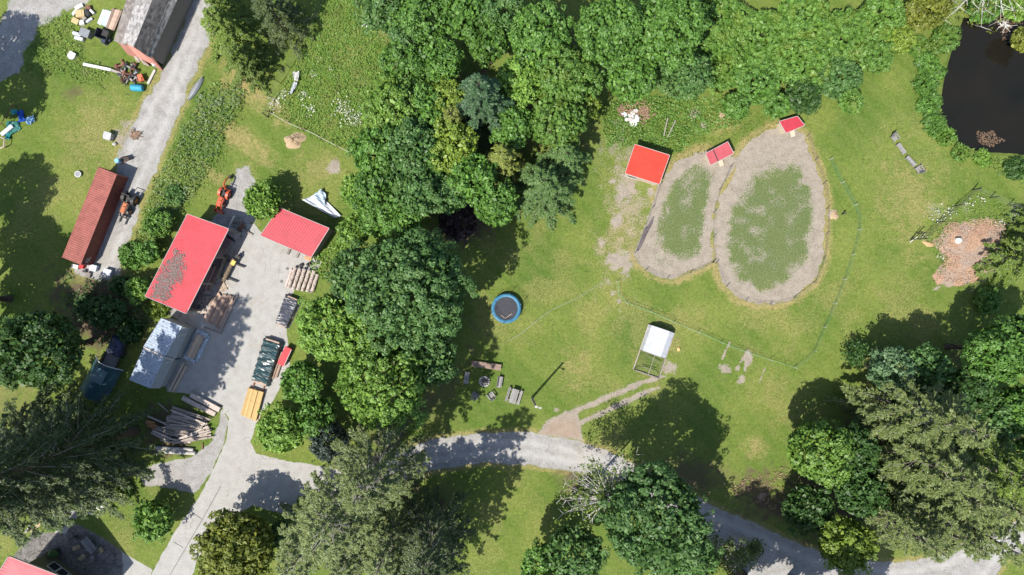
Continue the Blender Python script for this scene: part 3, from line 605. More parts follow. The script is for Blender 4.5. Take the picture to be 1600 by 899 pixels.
CF('spruce_tree', 'low dark conifer at the bottom edge directly below the pale rock', 640, 846, 66, 16, 'spruce', None, .25, PALE_WOOD, .62, .22, 1.1)
CF('spruce_tree', 'green conifer at the bottom edge between two pale star shaped conifers', 572, 832, 62, 15, 'spruce', None, .3, PALE_WOOD, .62, .22, 1.0)
CF('spruce_tree', 'conifer mostly beyond the bottom edge that shades the lower lawn', 694, 852, 62, 22, 'fir', None, .2, PALE_WOOD, .62, .22, 1.0, .2)
BL('broadleaf_tree', 'wide grey green broadleaf tree at the bottom edge whose round shadow lies on the lawn', 1022, 812, 96, 20, 'deep', None, .75, 1, .32, True, .9)
BL('broadleaf_tree', 'green broadleaf tree at the bottom edge left of the white branched tree', 898, 865, 54, 13, 'deep', None, .7, 1, .30)
BL('broadleaf_tree', 'low green broadleaf tree at the left foot of the bottom edge clump', 850, 888, 44, 10, 'maple', None, .68, 1, .30)
BL('broadleaf_tree', 'grey green broadleaf tree at the right end of the bottom edge clump', 1075, 868, 52, 15, 'deep', None, .7, 1, .30)
bare_tree('dead_tree', 'leafless white branched tree radiating among the bottom edge clump', 937, 742, 66, 11, BLEACHED, 54, .3, None, ('cedar', .35), .86, (40, 215), .1)
bare_tree('sparse_tree', 'spindly pale stemmed tree beside the lower end of the curved road', 1118, 838, 30, 9, None, 26, .3, None, ('spruce', .8), .5)
bare_tree('sparse_tree', 'thin pale sapling leaning over the shaded curved road', 1160, 838, 12, 6, None, 8, .3, None, ('spruce', .9), .5)
for (x, y, r, h) in ((1112, 990, 64, 22), (1190, 1005, 64, 22), (1280, 1015, 66, 21), (1365, 1025, 62, 20), (1236, 996, 64, 25), (1322, 1004, 62, 24), (1150, 1000, 60, 25)):
    BL('broadleaf_tree', 'tall broadleaf trees just below the bottom edge that shade the curved road', x, y, r, h, 'dark', 'shade trees below the bottom edge')
# right hand side
CF('spruce_tree', 'pale limbed conifer touching the bottom edge beside the yellow green tree', 1352, 786, 56, 17, 'spruce', None, .3, PALE_WOOD, .62, .22, 1.0)
BL('round_tree', 'round bright green broadleaf tree standing out at the left of the right hand wood', 1277, 705, 56, 12, 'bright', None, .68, 1.1, .29)
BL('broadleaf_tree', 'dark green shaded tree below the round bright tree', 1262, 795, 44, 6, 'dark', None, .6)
BL('broadleaf_tree', 'yellow green tree at the inner bend of the lower road', 1320, 848, 50, 9, 'yellow', None, .65, 1, .32)
BL('broadleaf_tree', 'dark tree between the round bright tree and the large pale conifers', 1345, 770, 46, 9, 'dark', None, .7)
BL('broadleaf_tree', 'grey blue leaved tree at the upper tip of the right hand wood', 1395, 580, 42, 10, 'blue', None, .68, 1, .30)
BL('broadleaf_tree', 'second grey blue leaved tree with a darker crown just right of the first', 1450, 572, 38, 11, 'deep', None, .68, 1, .30)
BL('broadleaf_tree', 'big bright green broadleaf tree near the right edge', 1556, 552, 56, 14, 'maple', None, .7, 1, .30)
BL('broadleaf_tree', 'green broadleaf tree cut by the right edge below the big bright one', 1596, 640, 48, 14, 'maple', None, .7, 1, .30)
BL('broadleaf_tree', 'dark green broadleaf tree between the grey blue trees and the right edge', 1508, 612, 46, 12, 'dark', None, .7, 1, .30)
BL('broadleaf_tree', 'dark green broadleaf tree in the gap between the bright round tree and the pale conifers', 1336, 700, 42, 9, 'dark', None, .68, 1, .30)
BL('broadleaf_tree', 'dark green broadleaf tree deep in the wood below the grey blue trees', 1432, 640, 48, 11, 'dark', None, .68, 1, .30)
CF('spruce_tree', 'pale conifer reaching over the upper edge of the lower right road', 1440, 784, 62, 19, 'spruce', None, .25, PALE_WOOD, .62, .22, 1.0)
CF('spruce_tree', 'pale conifer above the middle of the lower right road beside the yellow green tree', 1398, 788, 56, 17, 'spruce', None, .28, PALE_WOOD, .62, .22, 1.0)
BL('broadleaf_tree', 'green broadleaf tree cut by the right edge, lowest of the right edge row', 1606, 722, 44, 13, 'maple', None, .7, 1, .30)
BL('broadleaf_tree', 'green broadleaf tree behind the large green conifer that leans out of frame', 1556, 652, 46, 12, 'deep', None, .7, 1, .30)
CF('spruce_tree', 'pale green conifer at the right edge just above the lower right road', 1506, 762, 62, 17, 'spruce', None, .25, PALE_WOOD, .62, .22, 1.0)
BL('broadleaf_tree', 'shaded green tree at the right edge beneath the mulch garden', 1592, 520, 36, 11, 'dark', None, .68, 1, .30)
CF('cedar_tree', 'bushy conifer overhanging the right side of the mulch garden', 1560, 408, 50, 10, 'cedar', None, .05, PALE_WOOD, .6, .3, 1.4)
CF('cedar_tree', 'bushy conifer cut by the right edge above the mulch garden', 1592, 362, 44, 8, 'cedar', None, .05, PALE_WOOD, .6, .3, 1.4)
BL('bush', 'soft light green bush at the right edge of the lawn below the mulch garden', 1552, 470, 26, 2.4, 'willow', None, .45, 1, .26, True, 1, 'bush', 'foliage')
for x, y, r, h, lf, lb in (
    (1362, 622, 82, 22, 'spruce', 'large pale tipped conifer with limbs spread over the grey blue trees'), (1372, 690, 78, 20, 'spruce', 'large pale tipped conifer in the heart of the right hand wood'),
    (1404, 728, 76, 20, 'spruce', 'large pale limbed conifer above the lower right road'), (1372, 762, 60, 15, 'spruce', 'pale conifer at the lower road end of the right hand wood'), (1462, 694, 74, 20, 'cedar', 'large green conifer leaning out over the right edge')):
    CF('spruce_tree', lb, x, y, r, h, lf, None, .22, PALE_WOOD, .75, .24, 1.1)
# north grove
for x, y, r, h, lf, lb in (
    (605, 12, 42, 12, 'deep', 'grey green tree at the top edge beside the flowering field'), (662, 30, 46, 13, 'maple', 'green tree at the top edge of the grove left of the dark conifer'),
    (722, 22, 42, 14, 'maple', 'green tree at the top edge of the grove directly above the dark conifer'), (785, 18, 38, 14, 'deep', 'grey green tree at the top edge of the grove right of the dark conifer'),
    (843, 56, 52, 15, 'maple', 'bright crowned tree at the top right corner of the grove'), (634, 98, 42, 12, 'maple', 'green tree facing the flowering field, upper one'),
    (815, 125, 42, 13, 'bright', 'light green tree right of the dark conifer'), (700, 158, 38, 12, 'yellow', 'yellow green tree left of the dark conifer'),
    (618, 168, 46, 13, 'bright', 'bright green tree facing the flowering field, middle one'), (588, 238, 42, 13, 'maple', 'green tree facing the dry grass corner above the white metal sheets'),
    (648, 232, 48, 14, 'deep', 'grey green tree in the left middle of the grove'), (592, 296, 42, 13, 'maple', 'green tree at the lower left end of the grove'),
    (652, 300, 44, 14, 'deep', 'grey green tree above the dark hollow at the lower end of the grove'), (708, 228, 42, 13, 'yellow', 'yellow green tree left of the golden conifer'),
    (738, 278, 42, 13, 'maple', 'green tree below the golden conifer'), (878, 120, 54, 12, 'willow', 'fine leaved mid green tree on the right flank of the grove'),
    (868, 190, 46, 12, 'willow', 'fine leaved mid green tree below its twin on the right flank of the grove'), (908, 165, 26, 7, 'yellow', 'small yellow green tree poking out of the right flank of the grove'),
    (690, 95, 36, 13, 'maple', 'green tree directly left of the dark conifer tip'), (762, 62, 38, 13, 'maple', 'green tree just above the dark conifer tip'), (672, 172, 38, 13, 'maple', 'green tree between the yellow green tree and the flowering field trees'),
    (668, 252, 38, 13, 'maple', 'green tree left of the lower golden conifer'), (702, 302, 34, 12, 'deep', 'grey green tree hanging over the dark purple tree'), (775, 322, 36, 11, 'maple', 'green tree between the golden conifer and the drooping conifer'),
    (628, 335, 36, 12, 'maple', 'green tree right above the top of the great maple'), (800, 195, 36, 12, 'maple', 'green tree directly right of the dark conifer foot'), (640, 60, 32, 12, 'deep', 'grey green tree second from the left along the top of the grove'), (560, 300, 30, 9, 'bright', 'bright low tree at the left fringe of the grove')):
    BL('broadleaf_tree', lb, x, y, r * 1.13, h, lf, None, .66 if lf != 'willow' else .5, 1.05, .29 if lf != 'willow' else .24)
CF('pine_tree', 'dark blue green conifer in the middle of the grove', 758, 192, 66, 18, 'pine', None, .08, None, .75, .24, 1.3)
CF('golden_conifer', 'golden tipped conifer at the lower right of the grove', 786, 268, 40, 13, 'gold', None, .05, None, .55, .3, 1.3)
CF('golden_conifer', 'golden green conifer nestled beside the yellow green trees of the grove', 716, 214, 34, 13, 'gold', None, .05, None, .5, .3, 1.3)
CF('larch_tree', 'wide drooping dark green conifer at the lower right corner of the grove', 846, 304, 72, 12, 'larch', None, .05, None, .62, .30, 1.7)
CF('larch_tree', 'spiky green conifer with long boughs pointing at the orange red hut', 878, 262, 48, 10, 'larch', None, .1, None, .62, .28, 1.4)
BL('purple_tree', 'dark purple leaved tree hidden in the shade below the grove', 716, 344, 38, 4.2, 'purple', None, .55, 1, .3)
# top middle and top right
for x, y, r, h, lf, lb in (
    (955, 52, 66, 14, 'maple', 'big green broadleaf tree at the top edge right of the dark gap'), (1045, 45, 66, 14, 'maple', 'big green broadleaf tree at the top edge above the rubble pile'),
    (985, 118, 50, 11, 'maple', 'green broadleaf tree above the rubble pile with dark gaps in its crown'), (1068, 118, 46, 9, 'deep', 'grey green broadleaf tree above the scrub slope between the rubble and the coops')):
    BL('broadleaf_tree', lb, x, y, r, h, lf, None, .75, 1.1, .30, gaps=.12)
for x, y, r, lf in ((1120, 28, 52, 'willow'), (1128, 100, 50, 'willow'), (1190, 60, 54, 'willow'), (1185, 130, 42, 'maple'), (1255, 28, 52, 'willow'), (1250, 95, 50, 'willow'), (1255, 150, 34, 'dark'), (1320, 55, 50, 'willow'), (1310, 122, 42, 'deep'), (1375, 30, 44, 'willow'), (1368, 88, 32, 'willow'), (1150, 165, 26, 'maple'), (1215, 165, 24, 'maple'), (1330, 160, 22, 'willow'), (1405, 62, 26, 'yellow')):
    BL('willow_thicket', 'fine leaved green willow of the thicket between the top broadleaf trees and the pond', x, y, r, 4.5, lf, 'willows of the top right thicket', .45, 1.25, .23, True, .8, 'tree', 'crown', .03)
BL('bush', 'bright yellow flowered bush at the lower edge of the willow thicket', 1312, 126, 12, 3.6, 'gold', None, .3, 1, .2, True, 1, 'bush', 'foliage')
BL('tree', 'pale olive tree at the top edge left of the pond', 1448, 14, 40, 5, 'olive', None, .5, .9, .26)
bare_tree('dead_tree', 'tree with long bare white branches hanging over the pond from the top edge', 1492, -22, 92, 8, BLEACHED, 30, .3, None, ('olive', .25), .7, (215, 320), .1)
for x, y, r, h, lf in ((1438, 70, 20, 1.6, 'willow'), (1455, 95, 22, 2, 'maple'), (1452, 130, 22, 2, 'maple'), (1458, 160, 22, 2, 'maple'), (1466, 190, 20, 1.8, 'maple'), (1482, 212, 18, 1.6, 'willow'), (1506, 238, 17, 1.4, 'willow'), (1540, 246, 16, 1.3, 'bright'), (1482, 58, 26, 2.4, 'willow'), (1470, 112, 15, 1.8, 'maple')):
    BL('bank_shrub', 'leafy green shrub in the belt along the left bank of the pond', x, y, r, h, lf, 'shrubs on the left bank of the pond', .4, 1.1, .25, True, 1, 'bush', 'foliage')
for x, y, r, h, lf, lb in ((1545, 8, 30, 2.5, 'maple', 'green shrub on the top bank of the pond'), (1598, 8, 26, 2.5, 'bright', 'bright shrub in the top right corner above the pond'), (1600, 62, 24, 3, 'olive', 'pale olive shrub reaching into the pond from the right edge'), (1594, 262, 22, 2, 'dark', 'dark green shrub at the right edge below the pond')):
    BL('bank_shrub', lb, x, y, r, h, lf, None, .45, 1, .26, True, 1, 'bush', 'foliage')
bare_tree('drowned_branches', 'pale tangle of bare branches standing in the pond', 1562, 42, 14, 1.2, BLEACHED, 12, .4, None, None, .2)
bare_tree('sapling', 'small spiky sapling on a bare patch at the tip of the right hand wood', 1325, 549, 16, 2.6, BARK, 13, .2, None, ('dark', .9), .75)
# scrub and tall grass that nobody could count
weeds('tall grey green weeds in the strip between the gravel track and the mown path', [(330,128),(388,140),(376,172),(350,222),(325,272),(300,312),(272,352),(242,400),(215,440),(196,432),(206,380),(222,340),(238,290),(258,245),(283,198),(310,150)], 26, 'weed', .05, 1.2, .36, seed=1, lump=.28, thr=.30)
weeds('grey green weeds mixed through the strip beside the gravel track', [(320,140),(380,142),(370,175),(345,222),(318,275),(292,315),(265,352),(238,396),(225,390),(235,330),(255,270),(285,205)], 14, 'greyweed', .1, 1.3, .40, seed=21, lump=.3)
weeds('dead straw stems standing in the strip beside the gravel track', [(320,140),(380,142),(370,175),(345,222),(318,275),(292,315),(265,352),(238,396),(225,390),(235,330),(255,270),(285,205)], 4, 'gold', .2, 1.2, .4, seed=41, lump=.4, thr=.45)
weeds('rough tall grass of the fenced flowering field', [(508,-10),(600,-10),(632,40),(612,120),(582,200),(562,240),(520,228),(470,205),(432,182),(440,152),(466,90),(490,40)], 24, 'meadow', .05, .55, .34, seed=2)
weeds('rough grass around the scrap beside the weathered barn', [(58,32),(112,22),(130,60),(125,92),(170,110),(160,132),(178,142),(205,150),(120,132),(90,112),(60,122),(38,112)], 24, 'weed', .05, .7, .32, seed=3)
weeds('leafy scrub around the rubble pile above the huts', [(938,165),(1000,150),(1100,150),(1165,158),(1172,180),(1110,214),(1060,235),(1048,240),(1000,222),(950,232)], 34, 'willow', .08, .7, .30, 'ground_cover', 4, False)
weeds('weeds growing in the fenced garden around the mulch', [(1440,372),(1500,308),(1530,300),(1590,335),(1600,350),(1560,345),(1500,340),(1478,350),(1460,376),(1478,408),(1460,402)], 22, 'weed', .05, .5, .26, seed=5)
weeds('tall pale grass fringing the pond bank', [(1430,60),(1445,170),(1470,220),(1530,255),(1600,292),(1600,262),(1530,238),(1490,218),(1470,160),(1455,60)], 26, 'weed', .05, .6, .32, seed=6)
weeds('rough grass fringing the paddocks below the scrub', [(1060,236),(1110,214),(1180,185),(1218,172),(1222,196),(1190,208),(1160,226),(1105,234),(1050,256),(1032,286),(1025,280)], 14, 'olive', .03, .3, .24, seed=7)
weeds('weeds at the bottom left corner around the stone bed', [(0,740),(70,780),(92,786),(98,800),(82,826),(60,836),(30,872),(26,866),(70,800),(40,790),(0,800)], 24, 'maple', .05, .5, .26, seed=8)
weeds('bramble along the shaded edge of the great maple', [(486,404),(520,380),(548,330),(560,300),(572,320),(540,400),(505,440),(490,430)], 26, 'bright', .08, .7, .30, 'ground_cover', 9, False)
weeds('dry shaded undergrowth along the curved road beneath the trees', [(1060,745),(1110,770),(1210,800),(1250,750),(1230,730),(1170,745),(1120,765)], 10, 'rust', .05, .45, .3, 'ground_cover', 10)
weeds('shaded undergrowth below the container and the big red shed', [(95,420),(180,440),(215,470),(240,500),(205,520),(200,560),(130,520),(100,480)], 18, 'dark', .05, .7, .32, 'ground_cover', 11, False, .38)
weeds('tufted grass edging the long path beside the fenced field', [(388,140),(395,160),(372,212),(345,268),(322,318),(310,312),(340,255),(372,180)], 10, 'gold', .03, .3, .26, seed=12)
flowers('white blossom scattered through the fenced flowering field', ((576,42,10),(430,160,13),(445,150,9),(535,170,16),(552,186,14),(485,172,10),(475,150,8),(493,118,5),(520,112,4),(500,95,4),(560,180,8)), 22, 5)
flowers('white daisies in the weeds of the fenced garden', ((1460,338,14),(1480,328,10),(1510,318,9),(1530,312,8),(1582,332,8),(1594,345,9),(1440,372,6),(1560,348,8),(1466,402,7)), 16, 6)

x, y = scatter_in(MULCH, 3000, np.random.RandomState(31)); rs_ = np.random.RandomState(32); C = np.stack([x, y, .04 + .42 * vnoise(x + 300, y + 300, .35, 88, 4) + rs_.rand(len(x)) * .12], 1)
V, F = leaves(C, unit(rs_.randn(len(C), 3) * .7 + np.array([0, 0, 1.0])), rs_.uniform(.08, .28, len(C)), .08, rs_)
tag(link('bark_chips', np_mesh('bark_chips', V, F, mat('bark_chip', (.40, .265, .18), (.29, .19, .13), 3, .95, isl=.4))), 'loose brown bark and wood chips heaped over the mulch garden', None, None, 'stuff')
weeds('rough weeds crowding the edge of the mulch heap', [(1456,384),(1478,350),(1512,338),(1550,336),(1575,346),(1566,352),(1510,350),(1486,358),(1470,384),(1478,410),(1464,440),(1500,452),(1552,426),(1556,432),(1500,460),(1450,444),(1468,408)], 26, 'weed', .05, .5, .26, seed=33)

# ------------------------------------------------------------------ buildings
RED = mat('red_roof', (.50, .066, .080), (.43, .058, .068), .5, .5, .0, .4, speck=(.38, .075, .08), speck_scale=2.2, speck_at=.58, isl=.0, bump=.1)
RED_DEEP = mat('deep_red_roof', (.40, .032, .050), (.33, .026, .042), .6, .5, 0, .4, speck=(.29, .035, .045), speck_scale=2.5, speck_at=.6, bump=.1)
RED_BRIGHT = mat('orange_red_roof', (.60, .050, .028), (.53, .042, .025), .5, .45, 0, .4, speck=(.48, .06, .04), speck_scale=2.4, speck_at=.62, bump=.08)
RED_DUSTY = mat('dusty_red_roof', (.38, .075, .09), (.31, .058, .07), 1.5, .55)
TRIM = mat('pale_trim', (.42, .39, .37), (.33, .31, .295)); WHITE = mat('white_paint', (.54, .535, .52), (.44, .435, .42), 4)
CREAM = mat('cream_boards', (.46, .39, .29), (.38, .32, .235), 3); SHADEWOOD = mat('grey_boards', (.26, .23, .21), (.18, .16, .145), 4, .9, isl=.25)
RAW = mat('raw_lumber', (.42, .33, .25), (.30, .235, .18), 3, .85, isl=.3, bump=.3); BROWN_LUMBER = mat('brown_lumber', (.34, .245, .19), (.22, .155, .125), 2.5, .9, isl=.38, bump=.3)
SILVER_WOOD = mat('silvered_wood', (.36, .305, .265), (.20, .168, .148), 3, .9, isl=.35, bump=.4); YELLOW_WOOD = mat('fresh_lumber', (.44, .30, .13), (.36, .24, .10), 3, .8, isl=.12)
LOG = mat('peeled_log', (.46, .40, .35), (.24, .17, .13), 4, .9, speck=(.62, .56, .50), speck_scale=6, speck_at=.55, bump=.5); MOSSLOG = mat('mossy_timber', (.24, .22, .15), (.16, .145, .10), 3, .9, bump=.5)
DARKMETAL = mat('dark_metal', (.035, .035, .038), (.06, .055, .05), 5, .5); STEEL = mat('steel', (.34, .35, .36), (.22, .22, .22), 5, .4, .6); RUST = mat('rusty_iron', (.16, .075, .05), (.09, .055, .045), 5, .9, isl=.5)
GLASS = mat('dark_glass', (.02, .028, .035), (.03, .04, .05), 2, .08, 0, .6); CONC = mat('concrete_block', (.42, .40, .37), (.34, .325, .30), 5, .95)
BLACKPLASTIC = mat('black_plastic', (.035, .038, .048), (.06, .065, .08), 3, .35, 0, .5); RUBBER = mat('rubber', (.025, .025, .026), (.05, .046, .042), 6, .85)
def hut(name, label, cat, roof_q, roof_mat, wall_mat, ribs=24, amp=.03, open_sides=(), trim=TRIM, group=None, inset=.18, posts=(), over=0.0):
    """roof_q: four (px, py, z) roof corners going round; walls under the edges, open_sides are edge indices left open"""
    q = [P(*c) for c in roof_q]; c = sum(q, Vector()) / 4; base = Vector((c.x, c.y, 0)); t = thing(name, label, cat, base, 0, group)
    r = MB(); r.corr(q, ribs, amp); r.slab([p - Vector((0, 0, .015)) for p in q], .07); r.build('roof', roof_mat, t)
    f = MB()
    for i in range(4):
        a, b = q[i], q[(i + 1) % 4]; o = ((a + b) / 2 - c); o.z = 0; o = o.normalized() * .035; f.beam(a + o - Vector((0, 0, .05)), b + o - Vector((0, 0, .05)), .05, .17)
    f.build('fascia', trim, t)
    w = [Vector((p.x + (c.x - p.x) * inset / (p - c).length * 1.4, p.y + (c.y - p.y) * inset / (p - c).length * 1.4, p.z - .1)) for p in q]
    for i in range(4):
        if i in open_sides: continue
        a, b = w[i], w[(i + 1) % 4]; m = MB(); d = Vector((b.x - a.x, b.y - a.y, 0)).normalized() * .0
        n = Vector((-(b.y - a.y), b.x - a.x, 0)).normalized() * .05; a2 = a - d; b2 = b - d
        k = [Vector((a2.x, a2.y, -.1)) + n, Vector((b2.x, b2.y, -.1)) + n, b2 + n, a2 + n]; l = [v - 2 * n for v in k]
        m.add(k + l, [(0, 1, 2, 3), (7, 6, 5, 4), (0, 4, 5, 1), (1, 5, 6, 2), (2, 6, 7, 3), (3, 7, 4, 0)]); m.build('wall', wall_mat, t)
    for i, fr in posts:
        a, b = w[i], w[(i + 1) % 4]; p = a.lerp(b, fr); m = MB(); m.beam(Vector((p.x, p.y, -.1)), p, .2, .2); m.build('post', SHADEWOOD, t)
    return t, q, w
# big red shed
SHED, sq, sw = hut('open_shed', 'largest red roofed shed, open along the yard, brown needles on its lower left', 'shed',
    [(293, 335, 3.3), (357, 358, 4.3), (291, 490, 4.3), (227, 463, 3.3)], RED, SHADEWOOD, 26, .035, (1,), posts=((1, .0), (1, .33), (1, .66), (1, 1.0)))
rs = np.random.RandomState(4); lp = [(279, 394), (287, 400), (287, 422), (276, 446), (258, 472), (244, 468), (238, 460), (246, 436), (262, 412)]
px = rs.uniform(232, 292, 9000); py = rs.uniform(388, 482, 9000)
n = Vector(sq[1] - sq[0]).cross(sq[3] - sq[0]).normalized(); n = n if n.z > 0 else -n
wx = (px - 800) / PPM; wy = (449.5 - py) / PPM; sd_ = sdf(wx, wy, lp, 2.0) + (vnoise(wx + 300, wy + 300, 1.6, 9, 4) - .5) * 1.7; keep = rs.rand(len(wx)) < np.clip((.35 - sd_) / 1.0, 0, .8)
pts = []
for a, b in zip(px[keep], py[keep]):
    o = Vector((0, 0, CAM_H)); d = P(a, b, 0) - o; s = (sq[0] - o).dot(n) / d.dot(n); pts.append(list(o + d * s + n * .055))
pts = np.array(pts) - np.array(list(SHED.location)); V, F = leaves(pts, unit(np.array(list(n)) + rs.randn(len(pts), 3) * .25), .19, .085, rs)
tag(link('needle_litter', np_mesh('needle_litter', V, F, mat('needles', (.21, .175, .16), (.14, .115, .105), 5, .95, isl=.35)), SHED), 'brown needle litter on the lower left of the red roof', None, None, 'stuff')
# small red shed
hut('red_shed', 'small square crimson metal roofed shed at the top of the concrete yard', 'shed', [(437, 325, 3.1), (514, 357, 3.1), (486, 402, 2.7), (407, 368, 2.7)], RED_DEEP, SHADEWOOD, 22, .03, (2,), posts=((2, 0), (2, 1), (2, .5)))
# orange red hut by the paddock
HUT, q, w = hut('goat_hut', 'hut with a flat bright orange red roof and a cream front left of the paddocks', 'hut', [(992, 226, 2.5), (1046, 243, 2.5), (1030, 288, 2.3), (977, 271, 2.3)], RED_BRIGHT, CREAM, 18, .025, (), TRIM)
a, b = w[3], w[2]; dv = (b - a).normalized(); nv = Vector((dv.y, -dv.x, 0)).normalized()
m = MB(); m.beam(a + dv * .35 + nv * .10 - Vector((0, 0, 1.1)), a + dv * 1.5 + nv * .10 - Vector((0, 0, 1.1)), .06, 1.1); m.build('window', GLASS, HUT)
m = MB(); m.beam(a + dv * .3 + nv * .12 - Vector((0, 0, .5)), a + dv * 1.55 + nv * .12 - Vector((0, 0, .5)), .06, .08); m.beam(a + dv * .3 + nv * .12 - Vector((0, 0, 1.68)), a + dv * 1.55 + nv * .12 - Vector((0, 0, 1.68)), .1, .08); m.build('window_frame', WHITE, HUT)
m = MB(); m.beam(b - dv * .3 + nv * .1, Vector((b.x, b.y, 0)) - dv * .3 + nv * .1, .12, .08); m.beam(a + dv * .05 + nv * .1, Vector((a.x, a.y, 0)) + dv * .05 + nv * .1, .12, .08); m.build('corner_board', WHITE, HUT)
# the two coops on the paddocks
def coop(label, cs, two, mtl):
    t, q, w = hut('chicken_coop', label, 'coop', cs, mtl, CREAM, 12, .02, (), TRIM, 'red roofed coops on the paddocks')
    a, b = w[3], w[2]; dv = (b - a).normalized(); nv = Vector((dv.y, -dv.x, 0)).normalized(); mid_ = a.lerp(b, .55)
    m = MB(); m.box((mid_.x + nv.x * .08, mid_.y + nv.y * .08, .65), (.6, .06, .9), math.atan2(dv.y, dv.x)); m.build('door', DARKMETAL, t)
    m = MB(); lo = Vector((mid_.x, mid_.y, .35)) + nv * .1; m.beam(lo, Vector((lo.x, lo.y, .03)) + nv * .75, .6, .05); m.build('ramp', CREAM, t)
    if two:
        m = MB(); o = Vector((0, 0, .05)); m.beam(q[0].lerp(q[1], .33) + o, q[3].lerp(q[2], .33) + o, .09, .05); m.build('ridge_strip', DARKMETAL, t)
    return t
coop('red roofed coop at the neck between the two paddocks, roof in two panels', [(1103, 240, 1.5), (1137, 222, 1.7), (1146, 240, 1.6), (1110, 258, 1.4)], True, RED_DUSTY)
coop('small deep red roofed coop at the top of the wide paddock', [(1218, 190, 1.5), (1246, 182, 1.7), (1257, 196, 1.6), (1228, 208, 1.4)], False, RED_DEEP)
# weathered barn
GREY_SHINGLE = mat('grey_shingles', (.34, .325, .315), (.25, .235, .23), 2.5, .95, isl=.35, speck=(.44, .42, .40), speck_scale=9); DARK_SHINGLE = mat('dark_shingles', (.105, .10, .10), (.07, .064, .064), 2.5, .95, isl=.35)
BROWN_SHINGLE = mat('brown_roofing', (.215, .19, .175), (.15, .128, .117), 2, .95, isl=.25); PINK = mat('faded_red_boards', (.46, .21, .17), (.35, .15, .12), 3, .9, isl=.2)
BARN = thing('weathered_barn', 'old barn with grey and black shingle roof and pink end wall, top left', 'barn', P(224, 50), 0)
# strip corners: far end (beyond the top edge) to near end, left to right
def shingle(a0, a1, b1, b0, m, nm, rows):
    q0, q1, q2, q3 = P(*a0), P(*a1), P(*b1), P(*b0); mb = MB(); rg = random.Random(rows)
    N = (q1 - q0).cross(q3 - q0).normalized(); N = -N if N.z < 0 else N
    nc = 26
    for i in range(rows):
        for j in range(nc):
            u0, u1, v0, v1 = i / rows, (i + 1) / rows + .012, j / nc, (j + 1) / nc
            f = lambda u, v: q0.lerp(q1, u).lerp(q3.lerp(q2, u), v)
            l = N * (.02 + rg.uniform(0, .035)); k = N * rg.uniform(.0, .03)
            p = [f(u0, v0) + l, f(min(1, u1), v0) + k, f(min(1, u1), v1) + k, f(u0, v1) + l]; mb.slab(p, .03)
    o = mb.build(nm, m, BARN); return o
shingle((216, -60, 3.2), (231, -60, 3.9), (196, 72, 3.9), (178, 64, 3.2), BROWN_SHINGLE, 'lean_to_roof', 5)
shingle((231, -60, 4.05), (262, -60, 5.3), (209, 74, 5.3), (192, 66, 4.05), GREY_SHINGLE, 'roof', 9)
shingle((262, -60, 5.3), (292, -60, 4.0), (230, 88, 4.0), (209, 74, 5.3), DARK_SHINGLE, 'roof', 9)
shingle((290, -60, 4.1), (304, -60, 3.4), (236, 91, 3.4), (228, 87, 4.1), GREY_SHINGLE, 'lean_to_roof', 4)
mb = MB(); e = [P(180, 66, 3.1), P(195, 71, 3.9), P(209, 75, 5.2), P(229, 88, 3.95), P(235, 91, 3.3)]; g = [Vector((v.x, v.y, 0)) for v in e]; nn = Vector((.9, -.0, 0)); bk = (P(216, -60, 0) - P(178, 64, 0)).normalized() * .3
e = [v + bk for v in e]; g = [v - bk * 1.8 for v in g]
for i in range(4): mb.add([g[i], g[i + 1], e[i + 1], e[i], g[i] + bk * .4, g[i + 1] + bk * .4, e[i + 1] + bk * .4, e[i] + bk * .4], [(0, 1, 2, 3), (7, 6, 5, 4), (0, 3, 7, 4), (1, 5, 6, 2), (3, 2, 6, 7)])
mb.build('end_wall', PINK, BARN)
for a, b, nm in (((234, 88, 3.3), (302, -60, 3.3), 'side_wall'), ((180, 63, 3.1), (217, -58, 3.1), 'side_wall')):
    p0, p1 = P(*a), P(*b); p0.z = p1.z = 1.5; mb = MB(); mb.beam(p0, p1, .1, 3.1); mb.build(nm, SHADEWOOD, BARN)
mb = MB(); c = P(207, 62, 0); mb.box((c.x - .2, c.y - .6, 1.2), (1.2, .1, 2.3), math.radians(-27)); mb.build('door', mat('rust_door', (.40, .20, .07), (.3, .15, .06)), BARN)
# shipping container
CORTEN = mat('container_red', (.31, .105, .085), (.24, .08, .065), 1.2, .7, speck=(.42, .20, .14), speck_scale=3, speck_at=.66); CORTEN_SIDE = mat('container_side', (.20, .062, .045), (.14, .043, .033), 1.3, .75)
ztop = 2.6; cq = [P(152, 264, ztop), P(185, 270, ztop), P(128, 411, ztop), P(97, 402, ztop)]
c0 = (cq[0] + cq[2]) / 2; u = (cq[0] + cq[1] - cq[2] - cq[3]).normalized(); vv = Vector((u.y, -u.x, 0)); hl, hw = 6.1, 1.22
CONT = thing('shipping_container', 'long rusty red shipping container standing at the end of the gravel track', 'container', (c0.x, c0.y, 0), 0)
K = lambda a, b, z: Vector((c0.x, c0.y, z)) + u * a * hl + vv * b * hw
mb = MB(); mb.corr([K(-1, 1, ztop), K(1, 1, ztop), K(1, -1, ztop), K(-1, -1, ztop)], 44, .04); mb.slab([K(-1, -1, ztop - .01), K(1, -1, ztop - .01), K(1, 1, ztop - .01), K(-1, 1, ztop - .01)][::-1], .08); mb.build('roof', CORTEN, CONT)
